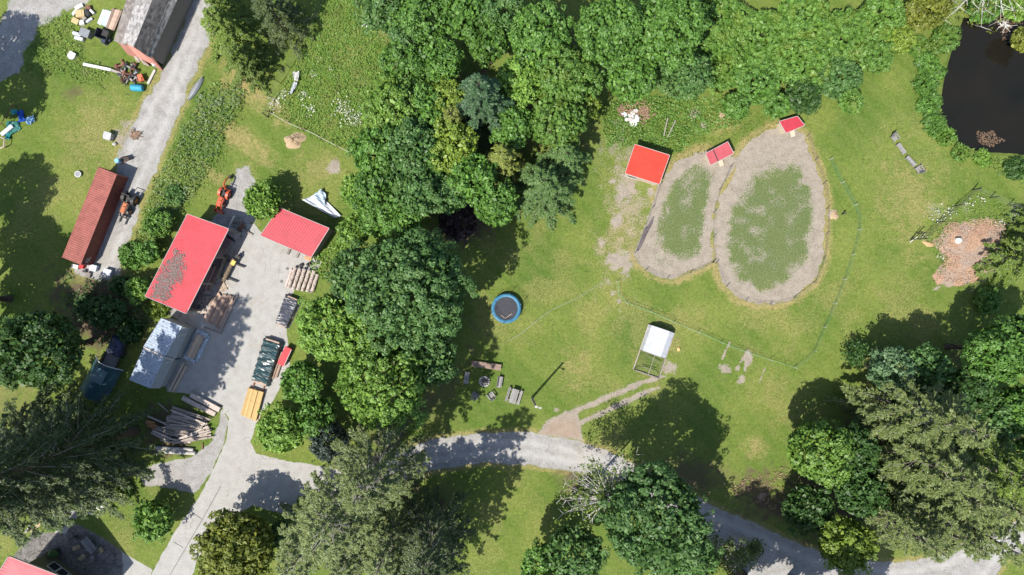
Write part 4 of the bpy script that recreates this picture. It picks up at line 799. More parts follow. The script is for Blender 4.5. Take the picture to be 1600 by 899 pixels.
for sgn in (1, -1):
    mb = MB(); q = [K(-1, sgn, .15), K(1, sgn, .15), K(1, sgn, ztop - .05), K(-1, sgn, ztop - .05)]; N = vv * sgn; us = []
    for k in range(40): us += [(k / 40, 0), ((k + .3) / 40, 0), ((k + .45) / 40, 1), ((k + .8) / 40, 1), ((k + .95) / 40, 0)]
    us.append((1, 0)); vs = []; fs = []
    for (f, h) in us: vs += [q[0].lerp(q[1], f) - N * .05 * h, q[3].lerp(q[2], f) - N * .05 * h]
    for i in range(len(us) - 1): fs.append((2 * i, 2 * i + 2, 2 * i + 3, 2 * i + 1))
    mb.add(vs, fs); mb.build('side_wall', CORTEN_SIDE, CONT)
for sgn in (1, -1):
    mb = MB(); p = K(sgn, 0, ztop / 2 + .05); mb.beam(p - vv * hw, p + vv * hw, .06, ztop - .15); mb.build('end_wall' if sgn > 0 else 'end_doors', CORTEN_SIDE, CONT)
mb = MB()
for a in (-1, 1):
    for b in (-1, 1): mb.beam(K(a, b, 0), K(a, b, ztop + .03), .14, .14)
for b in (-1, 1): mb.beam(K(-1, b, ztop - .03), K(1, b, ztop - .03), .10, .12); mb.beam(K(-1, b, .1), K(1, b, .1), .10, .18)
for a in (-1, 1): mb.beam(K(a, -1, ztop - .03), K(a, 1, ztop - .03), .10, .12)
mb.build('frame', CORTEN, CONT)
mb = MB()                                                            # the rows of white stencilled characters low on the side wall
for r_ in range(3):
    x = -.96 + .012 * r_
    for k in range(9):
        if (k * 3 + r_) % 5 != 2: mb.beam(K(x + k * .012, 1, 1.75 - r_ * .3) + vv * .012, K(x + k * .012 + .008, 1, 1.75 - r_ * .3) + vv * .012, .01, .19)
mb.build('stencil_marks', WHITE, CONT)
for cx_, cy_, r_ in ((142, 320, .28), (143, 348, .22), (118, 365, .3), (128, 340, .18), (110, 392, .25)):
    pass
# pale metal sheds
TIN = mat('pale_tin', (.40, .46, .55), (.33, .385, .47), 2.5, .5, .1, .5, speck=(.10, .11, .14), speck_scale=4, speck_at=.58); TIN_SHADE = mat('shaded_tin', (.30, .32, .33), (.26, .275, .285), 2, .6, .1)  # second tin is a darker copy: shade put into the colour of slope and walls
def tin_shed(label, L0, R0, R1, L1, e0, e1, h_l, h_r, h_e):
    a0, r0, r1, a1, b0, b1 = P(*L0, h_l), P(*R0, h_r), P(*R1, h_r), P(*L1, h_l), P(*e0, h_e), P(*e1, h_e); c = (a0 + a1 + b0 + b1) / 4
    t = thing('tin_shed', label, 'shed', (c.x, c.y, 0), 0, 'joined pair of pale metal sheds')
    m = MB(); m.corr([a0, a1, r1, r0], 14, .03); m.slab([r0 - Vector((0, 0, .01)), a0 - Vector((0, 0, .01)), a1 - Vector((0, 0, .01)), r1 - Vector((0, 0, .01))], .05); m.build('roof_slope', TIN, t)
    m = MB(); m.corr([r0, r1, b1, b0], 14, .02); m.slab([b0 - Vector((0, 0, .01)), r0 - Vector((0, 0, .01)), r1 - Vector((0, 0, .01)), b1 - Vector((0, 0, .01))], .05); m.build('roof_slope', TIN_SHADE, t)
    m = MB(); m.beam(r0 + Vector((0, 0, .03)), r1 + Vector((0, 0, .03)), .12, .05); m.build('ridge_cap', TIN, t)
    for s0, s1 in ((a0, a1), (b0, b1)):
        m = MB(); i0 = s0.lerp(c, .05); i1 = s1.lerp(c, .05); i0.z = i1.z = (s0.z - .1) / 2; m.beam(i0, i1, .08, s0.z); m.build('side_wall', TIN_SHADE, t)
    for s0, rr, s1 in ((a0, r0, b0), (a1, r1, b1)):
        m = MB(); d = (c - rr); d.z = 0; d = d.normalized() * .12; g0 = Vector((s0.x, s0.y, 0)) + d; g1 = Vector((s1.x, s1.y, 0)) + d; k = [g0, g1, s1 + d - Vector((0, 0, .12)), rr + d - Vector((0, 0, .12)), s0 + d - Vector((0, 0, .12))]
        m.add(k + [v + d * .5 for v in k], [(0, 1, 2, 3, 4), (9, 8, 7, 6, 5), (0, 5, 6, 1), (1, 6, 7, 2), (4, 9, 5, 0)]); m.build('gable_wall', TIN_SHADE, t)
    return t
tin_shed('upper of the two joined pale blue metal sheds', (252, 497), (284, 510), (257, 558), (224, 542), (296, 514), (273, 562), 2.4, 3.3, 2.2)
tin_shed('lower of the two joined pale blue metal sheds, flashing along its upper edge', (224.5, 543), (257, 559), (234, 607), (202, 594), (271, 563), (250, 607), 2.3, 3.2, 2.1)
m = MB(); m.beam(P(224, 543, 2.5), P(257, 558.5, 3.4), .22, .05); m.beam(P(257, 558.5, 3.4), P(272, 563, 2.35), .22, .05); m.alone('flashing_strip', TRIM, 'pale flashing strip across the joint of the two metal sheds', 'flashing')
# the red roofed house
Ah = P(14, 870, 8.5); Bh = Ah + (P(122, 912, 5.2) - Ah) * 1.35; Dh = P(-30, 939, 6.0); Ch = Dh + (Bh - Ah); Ch.z = 2.8; qq = [Ah, Bh, Ch, Dh]; c = sum(qq, Vector()) / 4
HOUSE = thing('red_house', 'house with a ribbed red metal roof cut by the bottom left corner', 'house', (c.x, c.y, 0))
m = MB(); m.corr([Dh, Ah, Bh, Ch], 16, .05); m.slab([Vector(v) - Vector((0, 0, .012)) for v in qq], .12); m.build('roof', mat('house_red', (.50, .13, .14), (.44, .11, .12), 1.2, .5), HOUSE)
m = MB(); m.beam(Ah + Vector((.03, .05, -.06)), Bh + Vector((.03, .05, -.06)), .05, .2); m.beam(Ah + Vector((-.05, .03, -.06)), Dh + Vector((-.05, .03, -.06)), .05, .2); m.build('fascia', TRIM, HOUSE)
OLIVE = mat('olive_siding', (.15, .14, .085), (.12, .11, .068), 3, .85); e1 = (Dh - Ah).normalized(); e2 = (Bh - Ah).normalized(); wl = [Ah + e1 * 3.0 + e2, Bh + e1 * 3.0 - e2, Ch - e1 - e2, Dh - e1 + e2]
for i in range(4):
    a, b = wl[i], wl[(i + 1) % 4]; m = MB(); n = Vector((-(b.y - a.y), b.x - a.x, 0)).normalized() * .08
    k = [Vector((a.x, a.y, 0)) + n, Vector((b.x, b.y, 0)) + n, b + n - Vector((0, 0, .15)), a + n - Vector((0, 0, .15))]; m.add(k + [v - 2 * n for v in k], [(0, 1, 2, 3), (7, 6, 5, 4), (2, 6, 7, 3), (0, 3, 7, 4), (1, 5, 6, 2)]); m.build('wall', OLIVE, HOUSE)
a, b = wl[0], wl[1]; dv = Vector((b.x - a.x, b.y - a.y, 0)).normalized(); nv = Vector((-dv.y, dv.x, 0)); L_ = (Vector((b.x, b.y, 0)) - Vector((a.x, a.y, 0))).length
for k in range(4):
    o = Vector((a.x, a.y, 0)) + dv * (1.6 + k * 1.3) + nv * .12; W = MB()
    W.beam(o + Vector((0, 0, .95)), o + dv * 1.2 + Vector((0, 0, .95)), .12, .09); W.beam(o + Vector((0, 0, 2.3)), o + dv * 1.2 + Vector((0, 0, 2.3)), .12, .09); W.beam(o + Vector((0, 0, .95)), o + Vector((0, 0, 2.3)), .09, .12, (0, 1, 0)); W.beam(o + dv * 1.2 + Vector((0, 0, .95)), o + dv * 1.2 + Vector((0, 0, 2.3)), .09, .12, (0, 1, 0))
    w_ = W.build('window', WHITE, HOUSE); g_ = MB(); g_.beam(o + dv * .06 + Vector((0, 0, 1.62)), o + dv * 1.14 + Vector((0, 0, 1.62)), .05, 1.3); g_.build('pane', GLASS, w_)

# ------------------------------------------------------------------ vehicles, stacks and all the small things
def hull(nm, mtl, mb, parent): return mb.build(nm, mtl, parent, False)
def wheel(parent, x, y, r, w, rim):
    m = MB(); n = 18; prof = [(-w / 2, r * .62), (-w / 2, r * .93), (-w * .3, r), (w * .3, r), (w / 2, r * .93), (w / 2, r * .62)]
    vs = [(math.cos(2 * math.pi * k / n) * b, a, math.sin(2 * math.pi * k / n) * b) for (a, b) in prof for k in range(n)]
    fs = [(i * n + k, i * n + (k + 1) % n, ((i + 1) % 6) * n + (k + 1) % n, ((i + 1) % 6) * n + k) for i in range(6) for k in range(n)]
    m.add([(v[0] + x, v[1] + y, v[2] + r) for v in vs], fs)
    for k in range(n):                                               # lugs
        a = 2 * math.pi * k / n; m.box((x + math.cos(a) * r, y, r + math.sin(a) * r), (.05, w * .9, .05), 0, 0, -a)
    o = hull('wheel', RUBBER, m, parent); d = MB(); d.tube([(x, y - w * .28, r), (x, y + w * .28, r)], [r * .62, r * .62], 14); hull('rim', rim, d, o)
def tractor(name, label, loc, rz, paint, backhoe=False, bucket=False):
    t = thing(name, label, 'tractor', loc, rz); b = MB()
    b.box((.75, 0, .95), (1.35, .62, .45)); b.box((.78, 0, 1.2), (1.25, .5, .1)); b.box((1.44, 0, .93), (.08, .56, .4)); hull('hood', paint, b, t)
    b = MB(); b.box((.1, 0, .62), (2.2, .34, .3)); b.box((-.55, 0, .72), (.7, .8, .2)); b.tube([(.6, .18, 1.2), (.6, .18, 1.75)], .04, 6); b.box((1.0, 0, .45), (.2, 1.1, .14)); hull('chassis', DARKMETAL, b, t)
    for s in (-1, 1):
        b = MB()
        for k in range(7):
            a = math.radians(-10 + k * 28); b.box((-.6 + .7 * math.cos(a), s * .66, .62 + .68 * math.sin(a)), (.05, .42, .36), 0, 0, -a)
        hull('fender', paint if bucket else DARKMETAL, b, t); wheel(t, -.6, s * .70, .62, .38, paint); wheel(t, 1.05, s * .55, .38, .24, paint)
    b = MB(); b.box((-.55, 0, .98), (.46, .46, .1)); b.box((-.8, 0, 1.2), (.1, .44, .4), 0, 0, -.15); hull('seat', DARKMETAL, b, t)
    b = MB()
    for k in range(12):
        a0, a1 = 2 * math.pi * k / 12, 2 * math.pi * (k + 1) / 12; b.beam((-.02 + .1 * math.cos(a0), .19 * math.sin(a0), 1.32 - .1 * math.cos(a0)), (-.02 + .1 * math.cos(a1), .19 * math.sin(a1), 1.32 - .1 * math.cos(a1)), .03, .03)
    b.beam((.1, 0, 1.1), (-.02, 0, 1.32), .04, .04); hull('steering_wheel', DARKMETAL, b, t)
    b = MB()
    for s in (-1, 1): b.beam((-.95, s * .5, .7), (-.98, s * .5, 2.0), .07, .07)
    b.beam((-.98, -.53, 2.0), (-.98, .53, 2.0), .07, .07); hull('roll_bar', DARKMETAL, b, t)
    for s in (-1, 1):
        b = MB(); b.beam((.2, s * .42, 1.1), (1.3, s * .42, 1.05), .09, .14); b.beam((1.3, s * .42, 1.08), (1.95, s * .42, .35), .09, .14); b.tube([(.4, s * .42, .7), (1.1, s * .42, 1.0)], .04, 6); hull('loader_arm', paint if bucket else DARKMETAL, b, t)
    b = MB()
    if bucket:
        b.box((2.0, 0, .28), (.06, 1.5, .5)); b.box((2.2, 0, .06), (.45, 1.5, .06)); b.box((2.2, .73, .25), (.42, .05, .4)); b.box((2.2, -.73, .25), (.42, .05, .4)); hull('bucket', paint, b, t)
    else:
        b.box((1.98, 0, .45), (.08, 1.1, .5)); b.box((2.4, .42, .16), (.9, .14, .07)); b.box((2.4, -.42, .16), (.9, .14, .07)); hull('forks', DARKMETAL, b, t)
    if backhoe:
        b = MB(); b.box((-1.15, 0, .7), (.35, .6, .5)); b.box((-1.35, .5, .35), (.12, .12, .7)); b.box((-1.35, -.5, .35), (.12, .12, .7)); hull('backhoe_mount', RUST, b, t)
        b = MB(); b.beam((-1.2, 0, .9), (-1.75, -.1, 1.9), .16, .24); b.beam((-1.75, -.1, 1.9), (-2.35, -.2, 1.6), .16, .22); b.tube([(-1.2, .08, 1.0), (-1.7, .02, 1.7)], .05, 6); hull('boom', paint, b, t)
        b = MB(); b.beam((-2.3, -.2, 1.65), (-2.95, -.35, .75), .13, .18); b.tube([(-1.9, -.05, 1.95), (-2.5, -.2, 1.55)], .045, 6); hull('dipper_arm', paint, b, t)
        b = MB(); b.box((-3.0, -.36, .5), (.5, .46, .06), -.1, 0, .5); b.box((-2.85, -.36, .3), (.06, .46, .4), -.1, 0, .3)
        for k in range(4): b.box((-3.25, -.54 + k * .12, .36), (.16, .05, .05), -.1)
        hull('digging_bucket', DARKMETAL, b, t)
    return t
ORANGE = mat('tractor_orange', (.44, .14, .05), (.33, .10, .04), 4, .45, 0, .5, speck=(.25, .12, .07), speck_scale=9, speck_at=.66); REDORANGE = mat('tractor_red', (.52, .09, .035), (.40, .065, .03), 4, .45, 0, .5)
p = P(205, 318); tractor('tractor', 'orange tractor with pallet forks parked along the shipping container', p, math.radians(-113), ORANGE)
p = P(352, 309); tractor('tractor', 'red orange tractor with a backhoe arm parked on the gravel above the big red shed', p, math.radians(-112), REDORANGE, True, True).scale = (.9, .78, .9)
# tarp shelter and tarped trailer in the shade
TEAL = mat('teal_tarp', (.02, .065, .085), (.03, .09, .11), 1.5, .5); ra = ang((176, 566), (146, 622))
t = thing('tarp_shelter', 'dark teal fabric shelter with a pale curved front rail, half under the huge dark conifer', 'shelter', P(164, 592), ra)
m = MB(); m.sheet([(-2.4, -1.9, 0), (2.4, -1.9, 0), (2.4, 1.9, 0), (-2.4, 1.9, 0)], 12, 14, lambda u, v: .35 + 2.0 * math.sin(math.pi * (0.08 + .84 * v)) + .05 * math.sin(u * 38)); hull('cover', TEAL, m, t)
m = MB(); pts = [(-2.42, -1.95 + 3.9 * k / 12, .42 + 2.0 * math.sin(math.pi * (.08 + .84 * k / 12))) for k in range(13)]; m.tube(pts, .07, 6); hull('front_rail', WHITE, m, t)
m = MB()
for x in (-2.3, 0, 2.3):
    for y in (-1.85, 1.85): m.beam((x, y, -.1), (x, y, .9), .07, .07)
hull('frame', STEEL, m, t)
m = MB(); m.box((-.9, .2, 2.42), (1.9, 1.7, .03)); hull('roof_panel', mat('teal_panel', (.05, .13, .17), (.035, .10, .13), 1.5, .3), m, t)
t = thing('utility_trailer', 'low trailer with a brown deck and a dark blue tarped load in the shade', 'trailer', P(186, 545), ang((192, 528), (176, 566)))
m = MB(); m.box((.3, 0, .55), (4.2, 1.9, .12)); m.beam((-1.8, 0, .5), (-2.9, 0, .5), .12, .12); hull('deck', SHADEWOOD, m, t)
for s in (-1, 1): wheel(t, .5, s * 1.05, .33, .22, STEEL)
m = MB(); m.box((.3, .97, .75), (4.2, .05, .3)); m.box((.3, -.97, .75), (4.2, .05, .3)); hull('side_rail', DARKMETAL, m, t)
rg = random.Random(3); m = MB(); m.sheet([(-1.6, -1.0, .62), (.9, -1.0, .62), (.9, 1.0, .62), (-1.6, 1.0, .62)], 10, 8, lambda u, v: .9 * (max(0, math.sin(math.pi * u) * math.sin(math.pi * v))) ** .35 + rg.uniform(-.06, .06))
m.alone('tarped_load', mat('navy_tarp', (.045, .055, .10), (.03, .035, .06), 2, .35, speck=(.30, .33, .42), speck_scale=3, speck_at=.66), 'x', 'tarp', loc=Vector((0, 0, 0))); ld = bpy.data.objects['tarped_load']; ld.parent = None
ld.location = P(186, 545); ld.rotation_euler = (0, 0, ang((192, 528), (176, 566))); ld['label'] = 'crumpled dark blue tarp lying over the load of the low trailer'
# ---- timber
def board(name, p0, p1, w, h, z, m, label, cat, group=None, ns=0):
    a, b = P(*p0), P(*p1); a.z = b.z = z + h / 2; k = MB(); k.beam(a, b, w, h); o = k.alone(name, m, label, cat, group); return o
def log(name, p0, p1, r, z, m, label, cat='log', group=None, end=None, r2=None):
    a, b = P(*p0), P(*p1); a.z = z + r; b.z = z + (r2 or r); rg = random.Random(int(p0[0] * 7 + p0[1])); n = 7; pts = []; rr = []
    for i in range(n + 1):
        f = i / n; pts.append(a.lerp(b, f) + Vector((rg.uniform(-.03, .03), rg.uniform(-.03, .03), 0))); rr.append((r + ((r2 or r) - r) * f) * rg.uniform(.92, 1.08))
    k = MB(); k.tube(pts, rr, 9); return k.alone(name, m, label, cat, group)
def pile(label, group, name, quad, n, layers, w, h, m, seed, z0=.12, jang=.03, short=.15):
    """boards lying from the edge q0-q1 to the edge q3-q2"""
    rg = random.Random(seed); q = [P(*c) for c in quad]
    for l in range(layers):
        for k in range(n):
            f = (k + .5 + rg.uniform(-.25, .25)) / n; a = q[0].lerp(q[1], f); b = q[3].lerp(q[2], min(1, max(0, f + rg.uniform(-jang, jang)))); d = b - a
            a = a + d * rg.uniform(0, short); b = b - d * rg.uniform(0, short); z = z0 + l * (h + .012) + rg.uniform(0, .03); a.z = z; b.z = z + rg.uniform(-.01, .04)
            kb = MB(); kb.beam(a, b, w * rg.uniform(.75, 1.15), h); kb.alone(name, m, label, 'plank', group)
pile('brown planks in the big lumber pile at the right front of the open red shed', 'planks of the big brown lumber pile', 'plank', [(318, 500), (345, 518), (371, 464), (342, 456)], 13, 3, .22, .07, BROWN_LUMBER, 1)
for x0, y0, x1, y1 in ((319, 512, 344, 520), (338, 460, 374, 466)): board('bearer', (x0, y0), (x1, y1), .18, .12, 0, SHADEWOOD, 'dark timber bearers beneath the big brown lumber pile', 'timber', 'bearers of the brown lumber pile')
board('beam', (344, 522), (372, 462), .16, .22, .1, SHADEWOOD, 'dark square beam along the yard side of the big brown lumber pile', 'beam')
pile('short grey offcuts lying crosswise under the edge of the big red roof', 'offcuts under the red roof edge', 'offcut', [(303, 472), (322, 452), (334, 458), (316, 484)], 9, 2, .2, .1, SILVER_WOOD, 2, .1, .5, .1)
pile('short grey blocks stacked by the lower right corner of the big red roof', 'blocks by the red roof corner', 'offcut', [(300, 478), (318, 496), (326, 488), (308, 468)], 6, 2, .22, .12, SILVER_WOOD, 5, .1, .4, .1)
pile('brown sawn boards stacked under the middle of the open red shed front', 'boards under the shed front', 'board', [(316, 450), (330, 456), (346, 418), (332, 412)], 5, 4, .26, .1, BROWN_LUMBER, 61, .1, .04, .1)
pile('tan boards lying on the concrete between the log deck and the brown lumber pile', 'tan boards by the log deck', 'board', [(338, 452), (352, 456), (360, 442), (346, 438)], 4, 1, .2, .06, RAW, 62, .02, .2, .2)
pile('weathered boards propped inside the upper bay of the open red shed', 'boards in the upper bay', 'board', [(340, 400), (350, 404), (362, 384), (352, 378)], 4, 3, .22, .1, RAW, 63, .1, .1, .1)
rg = random.Random(88)
for k in range(16):
    x, y = rg.uniform(318, 362), 0; f = (x - 318) / 44; y = 478 - f * 98 + rg.uniform(-6, 12); a_ = rg.uniform(0, 3.14); l = rg.uniform(4, 11)
    board('loose_board', (x, y), (x + math.cos(a_) * l, y + math.sin(a_) * l), rg.uniform(.12, .28), .06, rg.uniform(.02, .1), (RAW, BROWN_LUMBER, SILVER_WOOD)[k % 3], 'loose weathered boards strewn along the open front of the big red shed', 'board', 'loose boards along the red shed')
for x, y, r_, lb in ((347, 450, .5, 'small wooden pallet on the concrete beside the log deck'), (330, 470, 1.0, 'small wooden pallet tucked against the big brown lumber pile'), (300, 520, .4, 'small wooden pallet above the wrapped lumber bundle')):
    q = P(x, y); t = thing('pallet', lb, 'pallet', q, r_); m = MB()
    for k in range(6): m.box((0, -.5 + k * .2, .13), (1.2, .13, .025))
    hull('deck', RAW, m, t); m = MB()
    for k in range(3): m.box((-.55 + k * .55, 0, .06), (.1, 1.1, .11))
    hull('stringers', SHADEWOOD, m, t)
# saw bench with two logs
t = thing('saw_bench', 'low black steel log deck with two arms reaching onto the concrete', 'log deck', P(352, 418)); m = MB()
for a, b in (((345, 404), (382, 418)), ((338, 428), (371, 441))): m.beam(P(*a, .3), P(*b, .3), .16, .16)
m.build('arm', DARKMETAL, t); m = MB(); m.beam(P(352, 399, .3), P(335, 434, .3), .14, .2); m.beam(P(364, 404, .3), P(349, 438, .3), .14, .2)
for c in ((352, 400), (336, 433), (364, 405), (349, 437)): q = P(*c); m.box((q.x, q.y, .1), (.15, .15, .4))
m.build('rail', DARKMETAL, t)
board('squared_timber', (356, 401), (343, 436), .42, .38, .4, MOSSLOG, 'mossy squared timber lying on the black log deck', 'timber')
log('saw_log', (369, 405), (352, 440), .26, .4, mat('bark_log', (.20, .15, .10), (.12, .09, .065), 4, .95, bump=.6, speck=(.36, .29, .18), speck_scale=5, speck_at=.6), 'rough brown log beside the mossy timber on the log deck')
m = MB(); q = P(364.5, 411, .9); m.box(q, (.62, .5, .14), math.radians(63)); m.alone('yellow_cover', mat('yellow_plastic', (.72, .48, .12), (.55, .36, .1), 4), 'small yellow cover on the upper end of the brown saw log', 'cover')
q = P(372, 402, .5); m = MB(); m.box(q, (.35, .6, .5), math.radians(63)); m.box(q + Vector((.1, .2, .35)), (.2, .3, .25)); m.alone('engine', DARKMETAL, 'small black engine at the top end of the log deck', 'engine')
# logs at the right edge of the yard
for i in range(5):
    x = 463 + i * 7.2; log('pale_log', (x, 418 + i * 1.4), (x - 11, 450 + i * 1.6), .24, .12, LOG, 'pale mottled logs lying side by side at the right edge of the yard', 'log', 'five pale logs in a row')
log('pale_log', (497, 429), (488, 456), .24, .02, LOG, 'pale mottled log lying alone under the great maple, right of the row of five')
log('pale_log', (457, 421), (447, 448), .16, .02, mat('pink_log', (.52, .42, .38), (.36, .27, .24), 3), 'thin pinkish pole left of the row of pale logs')
for a in ((466, 422, 498, 434), (456, 446, 488, 458)): board('bearer', a[:2], a[2:], .14, .12, 0, SHADEWOOD, 'dark bearers beneath the row of pale logs', 'timber', 'bearers of the pale logs')
q = P(484, 414); m = MB(); m.box((q.x, q.y, .3), (.5, .5, .6), .5); m.box((q.x - .1, q.y, .7), (.2, .3, .25), .2); m.alone('black_box', DARKMETAL, 'small black machine box at the top of the row of pale logs', 'machine')
q = P(471, 415); m = MB(); m.box((q.x, q.y, .2), (.45, .35, .4), .3); m.cyl((q.x, q.y, .4), .08, .2, 8); m.alone('fuel_can', DARKMETAL, 'little black can left of the black machine box', 'can')
def tarp_bundle(label, p0, p1, w0, w1, h, m, seed, name='tarped_stack', folds=.05):
    a, b = P(*p0), P(*p1); L = (b - a).length; t = thing(name, label, 'tarped stack', ((a.x + b.x) / 2, (a.y + b.y) / 2, 0), math.atan2(b.y - a.y, b.x - a.x)); rg = random.Random(seed); k = MB(); nu, nv = 34, 14
    prof = [(-.62, .02), (-.56, .05), (-.53, .35), (-.50, .80), (-.46, .95), (-.3, 1.0), (-.1, .97), (.1, 1.0), (.3, .98), (.46, .95), (.50, .8), (.53, .35), (.57, .05), (.63, .02)]
    vs = []; ph = rg.uniform(0, 9)
    for i in range(nu + 1):
        u = i / nu; W = w0 + (w1 - w0) * u; e = min(1, min(u, 1 - u) * 14); lift = (.25 + .75 * e)
        for (y, z) in prof:
            f = folds * (math.sin(u * 46 + ph + y * 3) + .6 * math.sin(u * 83 + y * 9)) * (1 if z > .5 else 1.6)
            vs.append(((u - .5) * L + (rg.uniform(-.04, .04)), y * W * (1 + rg.uniform(-.02, .02)) + f * .4, max(.02, z * h * lift + f + rg.uniform(-.02, .02))))
    n = len(prof); k.add(vs, [(i * n + j, (i + 1) * n + j, (i + 1) * n + j + 1, i * n + j + 1) for i in range(nu) for j in range(n - 1)]); k.build('tarp', m, t, False, False)
    c = MB(); c.box((0, 0, h * .42), (L * .96, min(w0, w1) * .85, h * .78)); c.build('lumber', BROWN_LUMBER, t, False)
    s = MB()
    for u in (-.3, 0, .3):
        ww = w0 + (w1 - w0) * (u + .5); s.beam((u * L, -ww * .54, .3), (u * L, -ww * .5, h + .04), .03, .05, (1, 0, 0)); s.beam((u * L, -ww * .5, h + .06), (u * L, ww * .5, h + .06), .05, .02); s.beam((u * L, ww * .5, h + .04), (u * L, ww * .54, .3), .03, .05, (1, 0, 0))
    s.build('strap', DARKMETAL, t, False); return t
tarp_bundle('lumber stack wrapped in a black tarp below the pale logs', (441, 510), (460, 464), 1.5, 1.9, .85, mat('black_tarp', (.045, .048, .065), (.08, .085, .11), 2.5, .38, 0, .5), 1)
tarp_bundle('long stack wrapped in a dark green tarp near the red box', (408, 600), (430, 530), 2.1, 2.3, 1.0, mat('green_tarp', (.018, .045, .050), (.035, .075, .08), 2.5, .3, 0, .6), 2, folds=.07)
pile('planks poking out along the sides of the black tarped stack', 'planks beside the black tarped stack', 'plank', [(452, 500), (457, 502), (471, 470), (466, 468)], 2, 2, .2, .1, SILVER_WOOD, 8)
pile('grey planks showing along the right side of the green tarped stack', 'planks beside the green tarped stack', 'plank', [(424, 592), (432, 596), (447, 552), (440, 548)], 2, 2, .2, .1, BROWN_LUMBER, 9)
pile('fresh yellow boards stacked in the sun at the lower end of the yard', 'fresh yellow boards', 'board', [(378, 648), (402, 657), (414, 611), (391, 604)], 6, 4, .36, .12, YELLOW_WOOD, 10, .12, .01, .03)
for a, b in (((379, 644), (406, 656)), ((392, 605), (416, 614))): board('bearer', a, b, .14, .12, 0, SHADEWOOD, 'bearers beneath the fresh yellow boards', 'timber', 'bearers of the yellow boards')
board('spacer', (396, 604), (399, 594), .16, .14, .05, RUST, 'short brown stake between the yellow boards and the green tarped stack', 'stake'); board('spacer', (411, 612), (414, 602), .14, .12, .05, RUST, 'second short brown stake right of the first above the yellow boards', 'stake')
board('brown_board', (402, 664), (408, 640), .3, .1, .02, RAW, 'loose brown board at the lower right of the yellow boards', 'board')
t = thing('red_crate', 'narrow red box with slatted grey side under the trees right of the green tarp', 'box', P(448, 556), ang((441, 571), (454, 543))); m = MB(); m.box((0, 0, .45), (2.4, .8, .8)); hull('body', RED_DEEP, m, t); m = MB()
for k in range(6): m.box((-1.0 + k * .4, -.46, .5), (.08, .08, .9))
m.box((0, -.46, .9), (2.3, .07, .08)); hull('slats', TRIM, m, t); m = MB(); m.box((0, .02, .88), (2.45, .86, .06)); hull('lid', mat('lid_red', (.50, .06, .07)), m, t)
# wrapped lumber and loose beams left side
t = thing('wrapped_lumber', 'lumber bundle half unwrapped from clear plastic right of the pale metal sheds', 'lumber bundle', P(308, 541), ang((299, 560), (317, 523))); m = MB()
for k in range(5): m.box((0, -.42 + k * .21, .45), (3.2, .19, .5))
hull('boards', RAW, m, t); rg = random.Random(6); m = MB()
for s in (-1, 1): m.sheet([(-1.9, s * .5, .1), (1.9, s * .5, .1), (1.9, s * 1.0, .05), (-1.9, s * 1.0, .05)][:: 1 if s < 0 else -1], 20, 3, lambda u, v: rg.uniform(0, .22) * (1 - abs(v - .4)))
for s in (-1, 1): m.sheet([(s * 1.55, -.8, .5), (s * 2.1, -.8, .1), (s * 2.1, .8, .1), (s * 1.55, .8, .5)], 4, 14, lambda u, v: rg.uniform(0, .16))
hull('plastic_wrap', mat('wrap', (.40, .46, .52), (.22, .26, .31), 4, .25, 0, .6), m, t)
for x0, y0, x1, y1, k in ((267, 609, 289, 566, 'left'), (272, 611, 293, 571, 'right')): board('long_beam', (x0, y0), (x1, y1), .3, .28, .02, RAW, 'pair of long pale beams lying right of the pale metal sheds', 'beam', 'pair of pale beams by the metal sheds')
board('brown_plank', (258, 605), (267, 587), .35, .08, .02, SHADEWOOD, 'dark weathered plank between the metal sheds and the pale beams', 'plank')
# slab wood heap
board('hewn_beam', (300, 616), (345, 640), .62, .45, .02, SILVER_WOOD, 'thick squared grey beam, uppermost of the slab wood heap', 'beam'); board('hewn_beam', (287, 621), (338, 647), .58, .42, .02, SILVER_WOOD, 'thick squared grey beam just below the uppermost one', 'beam')
def slabs(label, group, n, q, seed, zt, jang, short):
    rg = random.Random(seed); q = [P(*c) for c in q]
    for k in range(n):
        f = rg.random(); a = q[0].lerp(q[1], f); b = q[3].lerp(q[2], min(1, max(0, f + rg.gauss(0, jang)))); d = b - a; a = a + d * rg.uniform(0, short); b = b - d * rg.uniform(0, short)
        z = .06 + zt * (k / n) * rg.uniform(.6, 1.0); a.z = z + rg.uniform(0, .12); b.z = z + rg.uniform(0, .12); kb = MB(); w = rg.uniform(.09, .22); kb.beam(a, b, w * 1.2, w * .45); kb.alone('slab_wood', SILVER_WOOD, label, 'slab wood', group)
slabs('grey bark edged slabs fanned out in the middle of the slab wood heap', 'grey slabs of the heap', 62, [(270, 632), (256, 668), (318, 672), (332, 655)], 21, .8, .16, .2)
slabs('long pale slabs fanned over the lower right of the slab wood heap', 'pale slabs of the heap', 26, [(282, 684), (270, 694), (336, 682), (330, 664)], 22, .5, .35, .2)
slabs('dark crooked slabs low in the slab wood heap above the white logs', 'dark slabs of the heap', 18, [(256, 664), (250, 690), (300, 694), (318, 672)], 23, .35, .3, .25)
pile('short square beams stacked on the left of the slab wood heap', 'short square beams', 'beam', [(247, 664), (238, 676), (266, 690), (277, 674)], 4, 2, .3, .25, SILVER_WOOD, 24, .1, .02, .06)
slabs('split orange brown firewood left of the short square beams', 'orange firewood', 14, [(228, 655), (232, 668), (252, 676), (246, 660)], 25, .4, .5, .3)
for o in bpy.data.objects:
    if o.get('group') == 'orange firewood': o.data.materials[0] = mat('orange_wood', (.40, .20, .09), (.28, .14, .07), 4, .9, isl=.3)
board('grey_pole', (228, 647), (262, 662), .2, .16, .3, SILVER_WOOD, 'grey pole lying across the top of the orange firewood', 'pole'); board('grey_pole', (248, 629), (264, 643), .16, .14, .1, SILVER_WOOD, 'short grey pole above the slab wood heap pointing at the metal sheds', 'pole')
